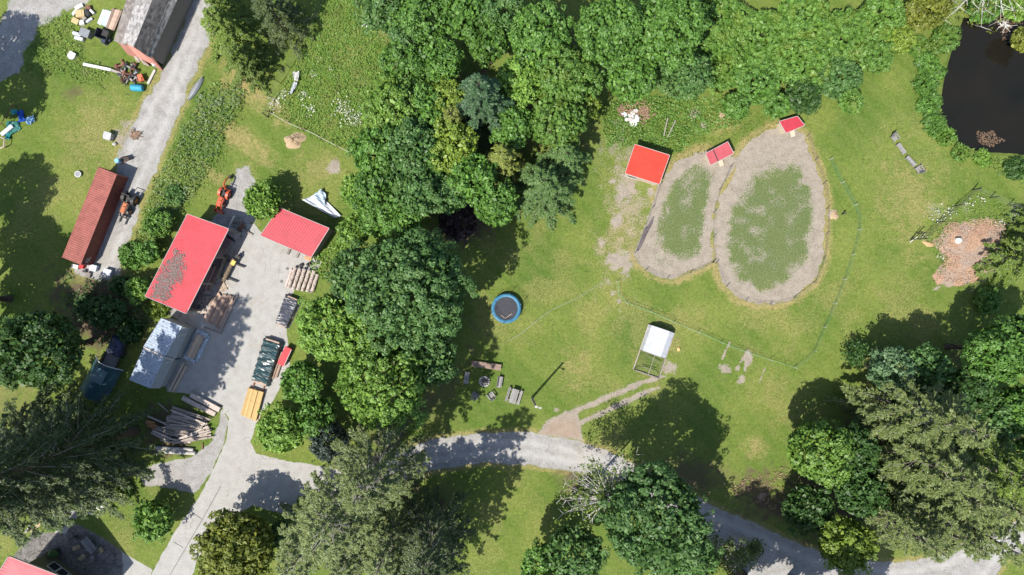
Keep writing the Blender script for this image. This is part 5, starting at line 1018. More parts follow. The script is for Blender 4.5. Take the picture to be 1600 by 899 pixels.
log('white_log', (243, 699), (304, 702), .22, .02, mat('white_bark', (.44, .42, .39), (.22, .19, .16), 5, .9, bump=.4), 'long white barked log below the slab wood heap, upper of the two'); log('white_log', (245, 704), (307, 708), .24, .02, MATS['white_bark'], 'long white barked log below the slab wood heap, lower of the two')
board('brown_stake', (317, 692), (317, 702), .12, .14, .02, RUST, 'short brown stake in the grass right of the slab wood heap', 'stake')
# shaded corner above the big shed
m = MB(); m.tube([P(357, 357, .4), P(366, 338, 1.0)], .13, 10); m.alone('white_pipe', WHITE, 'white pipe leaning out above the upper right corner of the big red roof', 'pipe')
for x, y, w, d, h, r, mm, lb in ((367, 365, 1.5, 1.0, .6, -.5, CONC, 'grey block like crate upper one in the shade beside the big red roof'), (356, 379, 1.3, 1.5, .9, .9, STEEL, 'pale grey metal box standing in the shade beside the big red roof'), (372, 371, .8, .6, .5, .3, SHADEWOOD, 'small dark wooden crate right of the pale grey metal box'), (378, 356, 1.0, .5, .25, .8, RUST, 'flat rusty plate in the shade above the concrete edge')):
    q = P(x, y); m = MB(); m.box((q.x, q.y, h / 2), (w, d, h), r); m.box((q.x, q.y, h + .03), (w * 1.06, d * 1.06, .06), r); m.box((q.x, q.y, h + .08), (w * .1, d * 1.0, .05), r); m.alone('crate', mm, lb, 'crate')
slabs('dim pieces of timber lying in the shade above the big red shed', 'timber in the shade of the red shed', 12, [(350, 340), (364, 350), (396, 368), (380, 344)], 31, .25, .5, .2)
slabs('bits of brown scrap wood under the front of the open red shed', 'scrap wood under the open shed', 16, [(344, 384), (322, 424), (334, 434), (356, 398)], 33, .2, .5, .2)
m = MB(); 
for k in range(3): q = P(480 - k * 14 + 0, 394 - k * 4.5); 
for x, y in ((452, 393), (466, 398)):
    q = P(x, y); m = MB(); m.box((q.x, q.y, .12), (.28, .85, .24), math.radians(-25)); m.alone('wheel_stop', SHADEWOOD, 'short dark skids sticking out below the small red shed', 'skid', 'skids below the small red shed')
q = P(482, 404); m = MB(); m.box((q.x, q.y, .12), (.9, .4, .22), -.3); m.box((q.x + .2, q.y + .1, .3), (.4, .3, .2), .4); m.alone('orange_scrap', mat('orange_scrap', (.5, .26, .14), (.42, .16, .07)), 'small heap of orange scrap at the lower corner of the small red shed', 'scrap')
for x, y in ((449, 420), (440, 440)):
    q = P(x, y, .012); m = MB(); m.cyl((q.x, q.y, .008), .2, .02, 14); m.cyl((q.x, q.y, .02), .12, .015, 12); m.alone('drain_cover', mat('drain', (.14, .135, .13)), 'dark round covers set in the concrete yard', 'drain cover', 'drain covers')
# crumpled white metal sheets
rg = random.Random(12)
def crumple(name, label, cat, q, nu, nv, amp, m, seed, z=.12, fold=.3):
    rg = random.Random(seed); k = MB(); ph = rg.uniform(0, 6); k.sheet([P(*c, z) for c in q], nu, nv, lambda u, v: amp * (.5 + .5 * math.sin(u * 9 + v * 5 + ph)) + rg.uniform(-amp, amp) * fold); return k.alone(name, m, label, cat)
SHEETM = mat('white_sheeting', (.46, .48, .52), (.38, .41, .45), 3, .45)
crumple('white_sheet', 'large crumpled white sheet lying on the grass above the small red shed', 'sheet', [(473, 313), (498, 302), (534, 338), (523, 341)], 9, 7, .28, SHEETM, 1)
crumple('white_sheet', 'second crumpled blue white sheet folded over the large one', 'sheet', [(489, 306), (502, 296), (510, 304), (508, 322)], 7, 5, .35, mat('bluish_sheet', (.42, .50, .58), (.26, .32, .38), 4, .45), 2, .35)
# ---- top left scrap
WHITEBOX = WHITE
for i, (x, y, w, d, h, r, mm, lb) in enumerate(((129, 24, 1.1, .9, .6, .1, mat('tan_box', (.45, .34, .18), (.38, .28, .15)), 'tan cardboard box in the scrap heap left of the plank stack'), (121, 35, .7, .9, .5, 1.1, mat('orange_box', (.46, .35, .17), (.40, .30, .15)), 'tilted orange tan box at the lower left of the scrap heap'),
    (125, 12, 1.1, .5, .3, .5, WHITE, 'white panel at the top of the scrap heap'), (139, 22, .5, .9, .5, .5, DARKMETAL, 'dark brown box right of the tan box'), (146, 20, .3, .7, .35, .8, WHITE, 'white strip at the right of the scrap heap'), (141, 33, .9, .3, .3, .6, SHEETM, 'pale blue strip in the lower scrap heap'), (130, 37, .6, .6, .4, .2, WHITE, 'white block at the foot of the scrap heap'), (117, 21, .8, .35, .2, .9, WHITE, 'white strip at the left of the scrap heap'), (140, 14, .6, .5, .4, .3, RUST, 'rust brown block at the top right of the scrap heap'), (134, 30, .5, .5, .4, .7, SHADEWOOD, 'grey brown block in the middle of the scrap heap'))):
    q = P(x, y); m = MB(); m.box((q.x, q.y, h / 2), (w, d, h), r); m.box((q.x + .02, q.y + .02, h + .02), (w * .45, d * 1.01, .03), r + .03); m.alone('scrap_box', mm, lb, 'box')
pile('brown planks in the stack left of the weathered barn', 'brown planks by the barn', 'plank', [(167, 46), (179, 50), (193, 18), (178, 14)], 5, 2, .3, .1, BROWN_LUMBER, 41, .1, .02, .05)
pile('pale blue and white boards in the stack left of the weathered barn', 'pale blue boards by the barn', 'board', [(153, 38), (166, 43), (176, 16), (163, 16)], 4, 1, .32, .1, mat('blue_board', (.42, .56, .62), (.60, .62, .62), 2, .7, isl=.2), 42, .1, .04, .1)
q = P(138, 55); t = thing('grey_bin', 'squat grey lidded box beside a white chest near the barn', 'box', q, -.35); m = MB(); m.box((0, 0, .4), (1.1, .95, .8)); hull('body', SHADEWOOD, m, t); m = MB(); m.box((0, 0, .84), (1.2, 1.05, .08), 0, 0, .08); hull('lid', STEEL, m, t)
for x, y, rr in ((123, 55, 0), (126, 62, .05)): q = P(x, y); m = MB(); m.box((q.x, q.y, .22), (1.1, .42, .44), -.3 + rr); m.box((q.x, q.y, .46), (1.15, .2, .06), -.3 + rr); m.alone('white_chest', SHEETM, 'low white chests lying left of the grey lidded box', 'chest', 'low white chests')
q = P(165, 57); t = thing('black_cage', 'open topped black cage in the weeds by the barn', 'cage', q, -.35); m = MB(); m.box((0, 0, .05), (1.6, 1.2, .06)); hull('floor', DARKMETAL, m, t); m = MB()
for s in (-1, 1): m.box((0, s * .6, .5), (1.6, .05, .9)); m.box((s * .8, 0, .5), (.05, 1.2, .9))
hull('sides', BLACKPLASTIC, m, t)
q = P(167, 68); m = MB(); m.cyl((q.x, q.y, 0), .28, .8, 14); m.cyl((q.x, q.y, .8), .3, .05, 14); m.cyl((q.x + .5, q.y + .3, 0), .2, .5, 12); m.alone('dark_drum', mat('ink_drum', (.04, .05, .08)), 'dark blue drum by the barn door', 'drum')
q = P(115, 89); m = MB(); m.cyl((q.x, q.y, 0), .42, .5, 16, .5); m.box((q.x + .15, q.y + .3, .45), (.9, .3, .08), -.5); m.alone('white_tub', WHITE, 'round white tub alone in the weeds', 'tub')
board('white_board', (133, 102), (176, 111), .38, .1, .35, WHITE, 'long white board lying in the weeds above the mown grass', 'board')
board('dark_board', (174, 110), (190, 116), .3, .1, .3, SHADEWOOD, 'dark board continuing the long white board', 'board')
for i, (x, y, l, r, lb) in enumerate(((190, 104, 1.6, .3, 'upper left'), (203, 106, 1.4, -.4, 'upper middle'), (212, 106, .9, .9, 'upper right'), (192, 115, 1.2, 1.1, 'left'), (201, 117, 1.6, -.2, 'middle'), (213, 116, 1.2, .7, 'right'), (197, 126, 1.1, .5, 'lower left'), (207, 126, 1.2, -.7, 'lower middle'), (221, 124, .9, 1.3, 'lower right'))):
    q = P(x, y); rg = random.Random(i); t = thing('scrap_machine', 'rusty machine part at the %s of the scrap row beside the gravel track' % lb, 'scrap', q, r); m = MB(); m.box((0, 0, .25), (l, .22, .25)); m.box((l * .2, .3, .2), (.18, .9, .2)); m.box((-l * .25, -.2, .35), (.16, 1.1, .12), .2); hull('frame', (RUST, SHADEWOOD, DARKMETAL, STEEL)[(i * 7) % 4], m, t)
    m = MB(); m.tube([(-l * .3, -.3, .3), (-l * .3, .35, .3)], .2, 12); m.tube([(l * .35, -.1, .45), (l * .35, .3, .45)], .13, 10); hull('roller', DARKMETAL if i % 2 else RUST, m, t)
q = P(220, 122, .6); m = MB(); m.box(q, (.6, .9, .3), .4); m.box(q + Vector((.1, -.2, .2)), (.25, .4, .2), .2); m.alone('red_engine', mat('red_engine', (.55, .15, .08), (.4, .1, .05)), 'small orange red engine cover on the scrap row', 'engine')
q = P(217, 139); m = MB(); m.tube([(q.x - .75, q.y + .05, .42), (q.x - .72, q.y + .05, .42), (q.x - .4, q.y + .03, .42), (q.x + .4, q.y - .03, .42), (q.x + .72, q.y - .05, .42), (q.x + .75, q.y - .05, .42)], [.3, .4, .44, .44, .4, .3], 16)
for k in (-.4, 0, .4): m.tube([(q.x + k - .03, q.y - k * .06, .42), (q.x + k + .03, q.y - k * .06, .42)], [.46, .46], 16)
m.alone('blue_barrel', mat('blue_barrel', (.03, .25, .37), (.06, .32, .42), 2, .4), 'turquoise blue barrel lying at the end of the scrap row', 'barrel', smooth=False)
q = P(243, 102); m = MB(); m.box((q.x, q.y, .3), (.35, .55, .6), .4); m.box((q.x, q.y, .62), (.4, .6, .05), .4); m.alone('white_can', SHEETM, 'small white box at the foot of the pink barn wall', 'box')
slabs('pale broken boards leaning along the foot of the pink barn wall', 'broken boards by the barn wall', 10, [(206, 84), (222, 92), (236, 106), (216, 98)], 51, .7, .3, .2)
board('pale_kerb', (243, 110), (232, 132), .3, .2, .02, CONC, 'pale concrete edging beside the scrap row', 'edging')
# upturned boat
a, b = P(294, 158), P(319, 120); L = (b - a).length; m = MB(); n = 14; vs = []
for i in range(n + 1):
    u_ = i / n; w = .42 * math.sin(math.pi * u_) ** .6 + .01
    for (y, z) in ((-1, .02), (-.95, .2), (-.5, .38), (0, .46), (.5, .38), (.95, .2), (1, .02)): vs.append(((u_ - .5) * L, y * w, z * (.35 + .65 * math.sin(math.pi * u_) ** .4)))
m.add(vs, [(i * 7 + j, (i + 1) * 7 + j, (i + 1) * 7 + j + 1, i * 7 + j + 1) for i in range(n) for j in range(6)]); t = thing('canoe', 'silver grey upturned canoe beside the gravel track', 'canoe', (a + b) / 2, math.atan2(b.y - a.y, b.x - a.x)); hull('body', STEEL, m, t)
m = MB(); m.beam((-L * .45, 0, .47), (L * .45, 0, .47), .05, .04); hull('keel', TRIM, m, t)
# blue and teal tarps at the left edge
crumple('blue_tarp', 'bright blue crumpled tarp at the left edge', 'tarp', [(28, 175), (36, 172), (42, 190), (30, 192)], 8, 8, .3, mat('blue_tarp', (.015, .07, .36), (.03, .13, .44), 3, .4), 4)
crumple('light_blue_tarp', 'light blue and white crumpled tarp right of the bright blue one', 'tarp', [(38, 188), (54, 179), (55, 190), (46, 196)], 8, 8, .25, mat('light_tarp', (.13, .30, .50), (.40, .48, .54), 5, .45), 5)
crumple('teal_tarp', 'teal tarp spread on the ground at the left edge', 'tarp', [(10, 190), (28, 190), (33, 202), (10, 217)], 10, 10, .18, mat('teal_sheet', (.03, .15, .13), (.02, .10, .095), 3, .5), 6)
crumple('turquoise_tarp', 'small turquoise tarp bunched above the white planks', 'tarp', [(17, 172), (27, 171), (28, 178), (19, 180)], 6, 6, .25, mat('turq_tarp', (.03, .27, .27), (.05, .34, .33), 4, .4), 7); crumple('turquoise_tarp', 'turquoise tarp bunched below the white planks', 'tarp', [(7, 209), (16, 207), (17, 219), (9, 218)], 6, 6, .25, MATS['turq_tarp'], 8)
board('white_plank', (6, 212), (23, 198), .5, .2, .3, SHEETM, 'short white plank lying on the teal tarp', 'plank')
t = thing('swing_frame', 'rusty brown pipe frame at the left edge beside the teal tarp', 'pipe frame', P(8, 190)); m = MB()
for a_, b_ in (((0, 196, 1.4), (21, 161, 1.4)),): m.tube([P(*a_), P(*b_)], .05, 6)
m.build('top_bar', RUST, t); m = MB(); m.tube([P(9, 183, 1.4), P(16, 186, 0)], .05, 6); m.tube([P(20, 163, 1.4), P(25, 167, 0)], .05, 6); m.tube([P(2, 193, 1.4), P(10, 200, 0)], .05, 6); m.build('leg', RUST, t)
t = thing('pipe_stand', 'pale pink pipe frame at the left edge below the turquoise tarp', 'pipe frame', P(6, 225)); m = MB(); m.tube([P(0, 232, .6), P(6, 229, .8), P(7, 217, .9), P(1, 215, .6)], .07, 6); m.build('bar', mat('pink_pipe', (.5, .36, .36)), t); m = MB(); m.tube([P(6, 229, .8), P(9, 231, 0)], .06, 6); m.tube([P(7, 217, .9), P(10, 216, 0)], .06, 6); m.build('leg', MATS['pink_pipe'], t)
# track side bits
q = P(173, 215); t = thing('bee_box', 'grey lidded box on the grass edge beside the gravel track', 'box', q, -.25); m = MB(); m.box((0, 0, .4), (.9, .9, .8)); hull('body', TRIM, m, t); m = MB(); m.box((0, .12, .84), (1.0, .8, .07), 0, .12); hull('lid', STEEL, m, t)
q = P(180, 226); m = MB(); m.ball((q.x, q.y, .18), (.3, .25, .2), 9, 5, .15); m.alone('pale_stone', CONC, 'pale stone just below the grey lidded box', 'stone')
rg = random.Random(5); m = MB()
for k in range(60):
    q = P(211 + rg.gauss(0, 3.4), 213 + rg.gauss(0, 2.6)); a_ = rg.uniform(0, 3.1); l = rg.uniform(.2, .7); m.beam(q + Vector((0, 0, rg.uniform(.03, .3))), q + Vector((math.cos(a_) * l, math.sin(a_) * l, rg.uniform(.03, .35))), .07, .05)
m.alone('brush_heap', mat('brush', (.27, .18, .12), (.18, .115, .08), 5, .95, isl=.35), 'heap of rust brown brush on the gravel track', 'brush heap')
q = P(188, 253); m = MB(); m.cyl((q.x, q.y, 0), .3, .85, 16); m.cyl((q.x, q.y, .3), .315, .05, 16); m.cyl((q.x, q.y, .6), .315, .05, 16); m.cyl((q.x, q.y, .85), .26, .04, 14); m.alone('blue_drum', mat('blue_drum', (.20, .42, .62), (.16, .36, .55)), 'light blue drum standing at the top end of the shipping container', 'drum')
q = P(199, 250); t = thing('wheelbarrow', 'black wheelbarrow standing above the shadow of the shipping container', 'wheelbarrow', q, .3); m = MB(); m.add([(-.5, -.35, .6), (.5, -.35, .6), (.5, .35, .6), (-.5, .35, .6), (-.3, -.2, .3), (.35, -.2, .3), (.35, .2, .3), (-.3, .2, .3)], [(4, 7, 6, 5), (0, 4, 5, 1), (1, 5, 6, 2), (2, 6, 7, 3), (3, 7, 4, 0)]); hull('tray', DARKMETAL, m, t); m = MB(); m.beam((.7, -.1, .3), (-1.0, -.3, .5), .05, .05); m.beam((.7, .1, .3), (-1.0, .3, .5), .05, .05); m.beam((-.3, -.25, .45), (-.4, -.28, 0), .05, .05); m.beam((-.3, .25, .45), (-.4, .28, 0), .05, .05); hull('handles', RUST, m, t); wheel(t, .7, 0, .2, .1, STEEL)
q = P(124, 273); t = thing('white_trough', 'small round white bucket alone on the mown grass', 'bucket', q); m = MB(); m.cyl((q.x, q.y, 0), .36, .36, 18, .42); m.build('body', WHITE, t); m = MB(); m.cyl((q.x, q.y, .355), .34, .012, 18); m.build('water', STEEL, t)
for x, y, w, d, h, mm, lb in ((121, 417, .8, .5, .5, WHITE, 'white box with a dark end at the lower end of the container'), (130, 417, .5, .45, .4, mat('red_can', (.5, .04, .04)), 'small red can at the lower end of the container'), (149, 419, .85, .75, .5, SHEETM, 'white square crate below the container, nearer one'), (171, 426, .95, .8, .5, SHEETM, 'white square crate below the container, farther right one'), (140, 430, .5, .6, .3, SHADEWOOD, 'small grey wooden box left of the nearer white crate'), (134, 424, .4, .3, .3, DARKMETAL, 'small black box below the red can')):
    q = P(x, y); m = MB(); m.box((q.x, q.y, h / 2), (w, d, h), -.25); m.box((q.x, q.y, h + .02), (w * 1.06, d * 1.06, .05), -.25); m.box((q.x, q.y - d * .3, h + .05), (w * .5, .06, .05), -.25); m.alone('crate', mm, lb, 'crate')
# ---- middle lawn
q = P(791, 482); t = thing('trampoline', 'round trampoline with a light blue rim and black mat on the lawn', 'trampoline', q); c = Vector(q)
m = MB(); m.cyl((c.x, c.y, .78), 1.52, .02, 40); m.build('mat', mat('trampoline_mat', (.030, .033, .042), (.045, .048, .058), 2, .6), t)
m = MB(); n = 40; vs = []
for k in range(n):
    a_ = 2 * math.pi * k / n
    for r_, z in ((1.50, .80), (1.55, .86), (1.86, .86), (1.92, .80), (1.92, .74)): vs.append((c.x + r_ * math.cos(a_), c.y + r_ * math.sin(a_), z))
m.add(vs, [(k * 5 + j, ((k + 1) % n) * 5 + j, ((k + 1) % n) * 5 + j + 1, k * 5 + j + 1) for k in range(n) for j in range(4)]); m.build('rim_pad', mat('rim_blue', (.035, .16, .28), (.08, .24, .36), 1.5, .5), t, True, True)
for k in range(6):
    a_ = 2 * math.pi * k / 6 + .3; e = Vector((c.x + 1.93 * math.cos(a_), c.y + 1.93 * math.sin(a_), 0)); o = Vector((math.cos(a_), math.sin(a_), 0)); m = MB(); m.tube([e + Vector((0, 0, -.05)), e + Vector((0, 0, .75)), e + o * .12 + Vector((0, 0, 1.1)), e + Vector((0, 0, 2.5))], .035, 6); m.build('net_pole', mat('pole_blue', (.12, .35, .45)), t)
nt_ = NT('safety_net'); nt_.col((.02, .02, .02)); nt_.done(.9); tr_ = nt_.n('ShaderNodeBsdfTransparent'); ms = nt_.n('ShaderNodeMixShader'); ms.inputs[0].default_value = .22; nt_.t.links.new(tr_.outputs[0], ms.inputs[1]); nt_.t.links.new(nt_.b.outputs[0], ms.inputs[2]); nt_.t.links.new(ms.outputs[0], nt_.out.inputs[0]); NET = nt_.m
m = MB(); vs = []
for k in range(36):
    a_ = 2 * math.pi * k / 36; vs += [(c.x + 1.72 * math.cos(a_), c.y + 1.72 * math.sin(a_), .86), (c.x + 1.80 * math.cos(a_), c.y + 1.80 * math.sin(a_), 2.4)]
m.add(vs, [(2 * k, 2 * ((k + 1) % 36), 2 * ((k + 1) % 36) + 1, 2 * k + 1) for k in range(36)]); m.build('safety_net', NET, t)
board('pale_stick', (783, 492), (789, 497), .06, .04, .81, RAW, 'pale stick lying on the trampoline mat, left one', 'stick'); board('pale_stick', (790, 497), (800, 490), .06, .04, .81, RAW, 'pale stick lying on the trampoline mat, right one', 'stick')
def bench(name, label, p0, p1, w, m_, z=.45, back=False, group=None, n=3):
    a, b = P(*p0), P(*p1); L = (b - a).length; t = thing(name, label, 'bench', (a + b) / 2, math.atan2(b.y - a.y, b.x - a.x), group); m = MB()
    for k in range(n): m.box((0, -w / 2 + (k + .5) * w / n, z), (L, w / n - .02, .07))
    hull('seat', m_, m, t)
    for s in (-1, 1): m = MB(); m.box((s * L * .4, 0, z / 2 - .05), (.14, w * .85, z - .02)); hull('leg', m_, m, t)
    if back:
        m = MB()
        for k in range(2): m.box((0, w / 2 + .05, z + .22 + k * .2), (L, .05, .16), 0, -.2)
        hull('backrest', m_, m, t)
    return t
LOGWOOD = mat('bench_wood', (.30, .215, .17), (.19, .135, .105), 4, .9, isl=.2); GREYWOOD = mat('grey_bench', (.24, .23, .225), (.15, .145, .14), 4, .9, isl=.22)
bench('long_bench', 'long brown plank bench above the stone fire ring', (737, 567.5), (783, 574), .78, LOGWOOD, .45, False, None, 2)
bench('short_bench', 'grey bench left of the fire ring in the shade', (728, 599), (731, 581), .62, GREYWOOD, .45, False); bench('short_bench', 'pale grey bench right of the fire ring in the sun', (780, 605), (783, 588), .6, GREYWOOD, .45, True)
def armchair(label, p, rz):
    t = thing('armchair', label, 'chair', P(*p), rz); m = MB()
    for k in range(4): m.box((-.24 + k * .16, 0, .38 - k * .03), (.14, .62, .05))
    hull('seat', GREYWOOD, m, t); m = MB()
    for k in range(5): m.box((-.5, -.26 + k * .13, .7), (.05, .11, .8), 0, 0, -.35)
    hull('backrest', GREYWOOD, m, t)
    for s in (-1, 1): m = MB(); m.box((-.05, s * .4, .6), (.75, .14, .05)); hull('armrest', GREYWOOD, m, t)
    for sx_ in (-.35, .3):
        for s in (-1, 1): m = MB(); m.box((sx_, s * .36, .28), (.1, .08, .6)); hull('leg', GREYWOOD, m, t)
armchair('grey wooden armchair below the fire ring, left one in the shade', (743, 617), math.radians(60)); armchair('grey wooden armchair below the fire ring, right one in dappled sun', (767, 617), math.radians(125))
t = thing('fire_pit', 'ring of grey stones around an ash bed among the benches', 'fire pit', P(757, 596)); rg = random.Random(9); q = P(757, 596); m = MB(); m.cyl((q.x, q.y, 0), .5, .05, 16); m.build('ash_bed', mat('ash', (.20, .19, .18), (.10, .095, .09), 6), t)
for k in range(13):
    a_ = 2 * math.pi * k / 13; m = MB(); m.ball((q.x + .62 * math.cos(a_), q.y + .62 * math.sin(a_), .14), (rg.uniform(.14, .2), rg.uniform(.12, .18), .16), 7, 5, .15, rg); m.build('stone', CONC, t)
m = MB(); 
for k in range(5): a_ = k * 1.3; m.beam((q.x - .3 * math.cos(a_), q.y - .3 * math.sin(a_), .1), (q.x + .3 * math.cos(a_), q.y + .3 * math.sin(a_), .2), .09, .08)
m.build('charred_wood', DARKMETAL, t)
ra = ang((799, 629), (806, 607)); t = thing('picnic_table', 'weathered grey picnic table with two attached benches', 'picnic table', P(803, 618), ra); m = MB()
for k in range(4): m.box((0, -.34 + k * .227, .76), (1.9, .21, .05))
hull('tabletop', GREYWOOD, m, t)
for s in (-1, 1):
    m = MB(); m.box((0, s * .72, .45), (1.9, .16, .05)); m.box((0, s * .89, .45), (1.9, .14, .05)); hull('bench_seat', GREYWOOD, m, t)
for s in (-1, 1):
    m = MB(); m.beam((s * .65, -.7, 0), (s * .65, -.2, .73), .08, .08); m.beam((s * .65, .7, 0), (s * .65, .2, .73), .08, .08); m.beam((s * .65, -.9, .4), (s * .65, .9, .4), .07, .09); hull('leg_frame', SHADEWOOD, m, t)
q = P(831, 622); t = thing('wooden_pole', 'tall grey wooden pole casting a long thin shadow on the lawn', 'pole', q); m = MB(); m.tube([q + Vector((0, 0, -.2)), q + Vector((.25, .35, 8.6))], [.17, .12], 10); m.build('shaft', SILVER_WOOD, t); m = MB(); m.beam(q + Vector((.2, .3, 7.6)), q + Vector((.75, .05, 7.75)), .08, .08); m.box(q + Vector((.75, .05, 7.7)), (.35, .2, .12)); m.build('lamp_arm', STEEL, t); m = MB(); m.cyl(q + Vector((.25, .35, 8.6)), .16, .08, 10); m.build('cap', TRIM, t)
m = MB(); m.tube([P(*c, .03) for c in ((796, 532), (815, 521), (838, 502), (862, 484), (885, 474), (902, 466), (925, 452), (942, 440))], .022, 5); m.alone('garden_hose', mat('hose', (.30, .34, .30)), 'pale hose curving across the lawn right of the trampoline', 'hose')
m = MB(); q = P(605, 681, 2.2)
crumple('folded_tarp', 'pale blue white canopy sheet beside the lowest maple above the road', 'tarp', [(592, 684), (604, 668), (620, 675), (607, 695)], 5, 5, .2, SHEETM, 14, 1.5)
m = MB(); rg = random.Random(2); q = P(648, 822); m.ball((q.x, q.y, .7), (1.6, 2.6, 1.1), 14, 9, .12, rg); m.alone('pale_rock', mat('pale_rock', (.42, .45, .50), (.22, .24, .28), 2.5, .8, bump=.5), 'pale streaked rock in the shade between the bottom conifers', 'rock')
# hoop coop (white covered)
ca, cb = P(1014, 580), P(1034, 522); rz = math.atan2(cb.y - ca.y, cb.x - ca.x); L = 6.2; W = 3.5; cc = P(1021, 549)
t = thing('hoop_coop', 'movable hoop coop with a white cover and an open wire end on the lawn', 'coop', cc, rz); prof = [(-.5, .25), (-.44, .95), (-.22, 1.55), (.22, 1.55), (.44, .95), (.5, .25)]
m = MB(); x0, x1 = -.35, L / 2; nu = 10; rg = random.Random(4); vs = []
for i in range(nu + 1):
    for (y, z) in prof: vs.append((x0 + (x1 - x0) * i / nu, y * W + rg.uniform(-.02, .02), z + rg.uniform(-.025, .025)))
m.add(vs, [(i * 6 + j, (i + 1) * 6 + j, (i + 1) * 6 + j + 1, i * 6 + j + 1) for i in range(nu) for j in range(5)]); m.add([(x1, y * W, z) for (y, z) in prof], [(0, 1, 2, 3, 4, 5)]); hull('cover', mat('coop_cover', (.44, .455, .49), (.38, .40, .44), 1.2, .55), m, t)
m = MB()
for y in (-.5, .5): m.beam((-L / 2, y * W, .12), (L / 2, y * W, .12), .12, .24)
for x in (-L / 2, L / 2): m.beam((x, -W / 2, .12), (x, W / 2, .12), .12, .24)
hull('base_frame', SILVER_WOOD, m, t); m = MB()
for x in (-L / 2, -.4): m.tube([(x, y * W, z) for (y, z) in prof], .04, 5)
m.beam((-L / 2, 0, 1.5), (-.4, 0, 1.55), .05, .05); hull('hoop', SILVER_WOOD, m, t); m = MB()
for k in range(13):
    x = -L / 2 + k * (L / 2 - .4) / 12; m.tube([(x, y * W, z) for (y, z) in prof], .006, 3, False)
for j in range(14):
    f = j / 13 * 5; i = min(4, int(f)); g_ = f - i; y = prof[i][0] + (prof[i + 1][0] - prof[i][0]) * g_; z = prof[i][1] + (prof[i + 1][1] - prof[i][1]) * g_; m.tube([(-L / 2, y * W, z), (-.4, y * W, z)], .006, 3, False)
hull('wire_mesh', STEEL, m, t); m = MB(); m.beam((-L / 2 + .7, -.9, .8), (-L / 2 + .75, 1.0, .5), .06, .06); m.beam((-1.2, -1.2, .6), (-.8, .9, .7), .06, .06); hull('perch', SHADEWOOD, m, t)
q = P(1060, 546); m = MB(); m.ball((q.x, q.y, .1), (.2, .28, .14), 8, 5, .15); m.alone('straw_clump', mat('straw', (.6, .42, .18), (.5, .34, .15)), 'little straw coloured clump right of the hoop coop', 'straw')
def mound(name, label, cat, px, py, rx, ry, h, m_, seed, rot=0.0):
    rg = random.Random(seed); c_ = P(px, py); k = MB(); n = 30; rings = 7; ph = [rg.uniform(0, 6.28) for _ in range(4)]; vs = []; fs = []
    for i in range(rings + 1):
        f = i / rings
        for j in range(n):
            a_ = 2 * math.pi * j / n; e = 1 + .16 * math.sin(2 * a_ + ph[0]) + .12 * math.sin(3 * a_ + ph[1]) + .09 * math.sin(5 * a_ + ph[2]) + rg.uniform(-.06, .06)
            x, y = math.cos(a_) * rx / PPM * f * e, math.sin(a_) * ry / PPM * f * e; z = h * (math.cos(f * math.pi) * .5 + .5) * (1 + rg.uniform(-.18, .18)) - .05 * f
            vs.append((c_.x + x * math.cos(rot) - y * math.sin(rot), c_.y + x * math.sin(rot) + y * math.cos(rot), z))
    for i in range(rings):
        for j in range(n): fs.append((i * n + j, (i + 1) * n + j, (i + 1) * n + (j + 1) % n, i * n + (j + 1) % n))
    k.add(vs, fs); return k.alone(name, m_, label, cat)
# ---- netting fence and garden fences
def fence(name, label, pts, h, gap, post, pm, mesh, wires, lean=None, cat='fence', hmesh=None):
    W_ = [P(*p) for p in pts]; t = thing(name, label, cat, W_[0]); seg = [(W_[i + 1] - W_[i]).length for i in range(len(W_) - 1)]; tot = sum(seg); n = max(1, round(tot / gap)); rg = random.Random(len(pts))
    def at(d):
        for i, s in enumerate(seg):
            if d <= s or i == len(seg) - 1: return W_[i].lerp(W_[i + 1], min(1, d / s))
            d -= s
    for k in range(n + 1):
        p_ = at(tot * k / n); m = MB(); m.tube([p_ + Vector((0, 0, -.1)), p_ + Vector((rg.uniform(-.06, .06), rg.uniform(-.06, .06), h * rg.uniform(.95, 1.08)))], post, 5); m.build('post', pm, t)
    m = MB()
    for z in wires:
        m.tube([at(tot * k / (n * 2)) + Vector((0, 0, z * h)) for k in range(n * 2 + 1)], .012, 3, False)
    m.build('wire', mesh, t)
    if hmesh:
        m = MB(); k2 = n * 2
        for k in range(k2): a_, b_ = at(tot * k / k2), at(tot * (k + 1) / k2); m.add([a_ + Vector((0, 0, .03)), b_ + Vector((0, 0, .03)), b_ + Vector((0, 0, h * .92)), a_ + Vector((0, 0, h * .92))], [(0, 1, 2, 3)])
        m.build('netting', hmesh, t)
    return t
GNET = NT('green_netting'); GNET.col((.08, .32, .16)); GNET.done(.8); tr_ = GNET.n('ShaderNodeBsdfTransparent'); ms = GNET.n('ShaderNodeMixShader'); ms.inputs[0].default_value = .10; GNET.t.links.new(tr_.outputs[0], ms.inputs[1]); GNET.t.links.new(GNET.b.outputs[0], ms.inputs[2]); GNET.t.links.new(ms.outputs[0], GNET.out.inputs[0])
GREENW = mat('green_cord', (.12, .30, .18))
fence('netting_fence', 'green electric netting fence with white posts running around the lawn below the paddocks', [(964, 440), (968, 470), (978, 473), (1020, 489), (1060, 507), (1100, 523), (1140, 541), (1180, 555), (1218, 567), (1241, 574), (1268, 553), (1280, 525), (1300, 480), (1316, 440), (1328, 405), (1338, 370), (1342, 345), (1334, 322), (1316, 290), (1300, 262), (1296, 250)], 1.05, 3.3, .035, WHITE, GREENW, (.3, .95), hmesh=GNET.m)
THIN = mat('wire_grey', (.16, .16, .15))
fence('paddock_fence', 'thin wire fence around the narrow paddock', PADA[0:1] + [(1018, 325), (1003, 365), (988, 405), (1012, 426), (1035, 436), (1060, 434), (1090, 422), (1112, 411)], 1.1, 3.2, .05, mat('fence_post', (.26, .23, .18)), THIN, (.35, .65, .95))
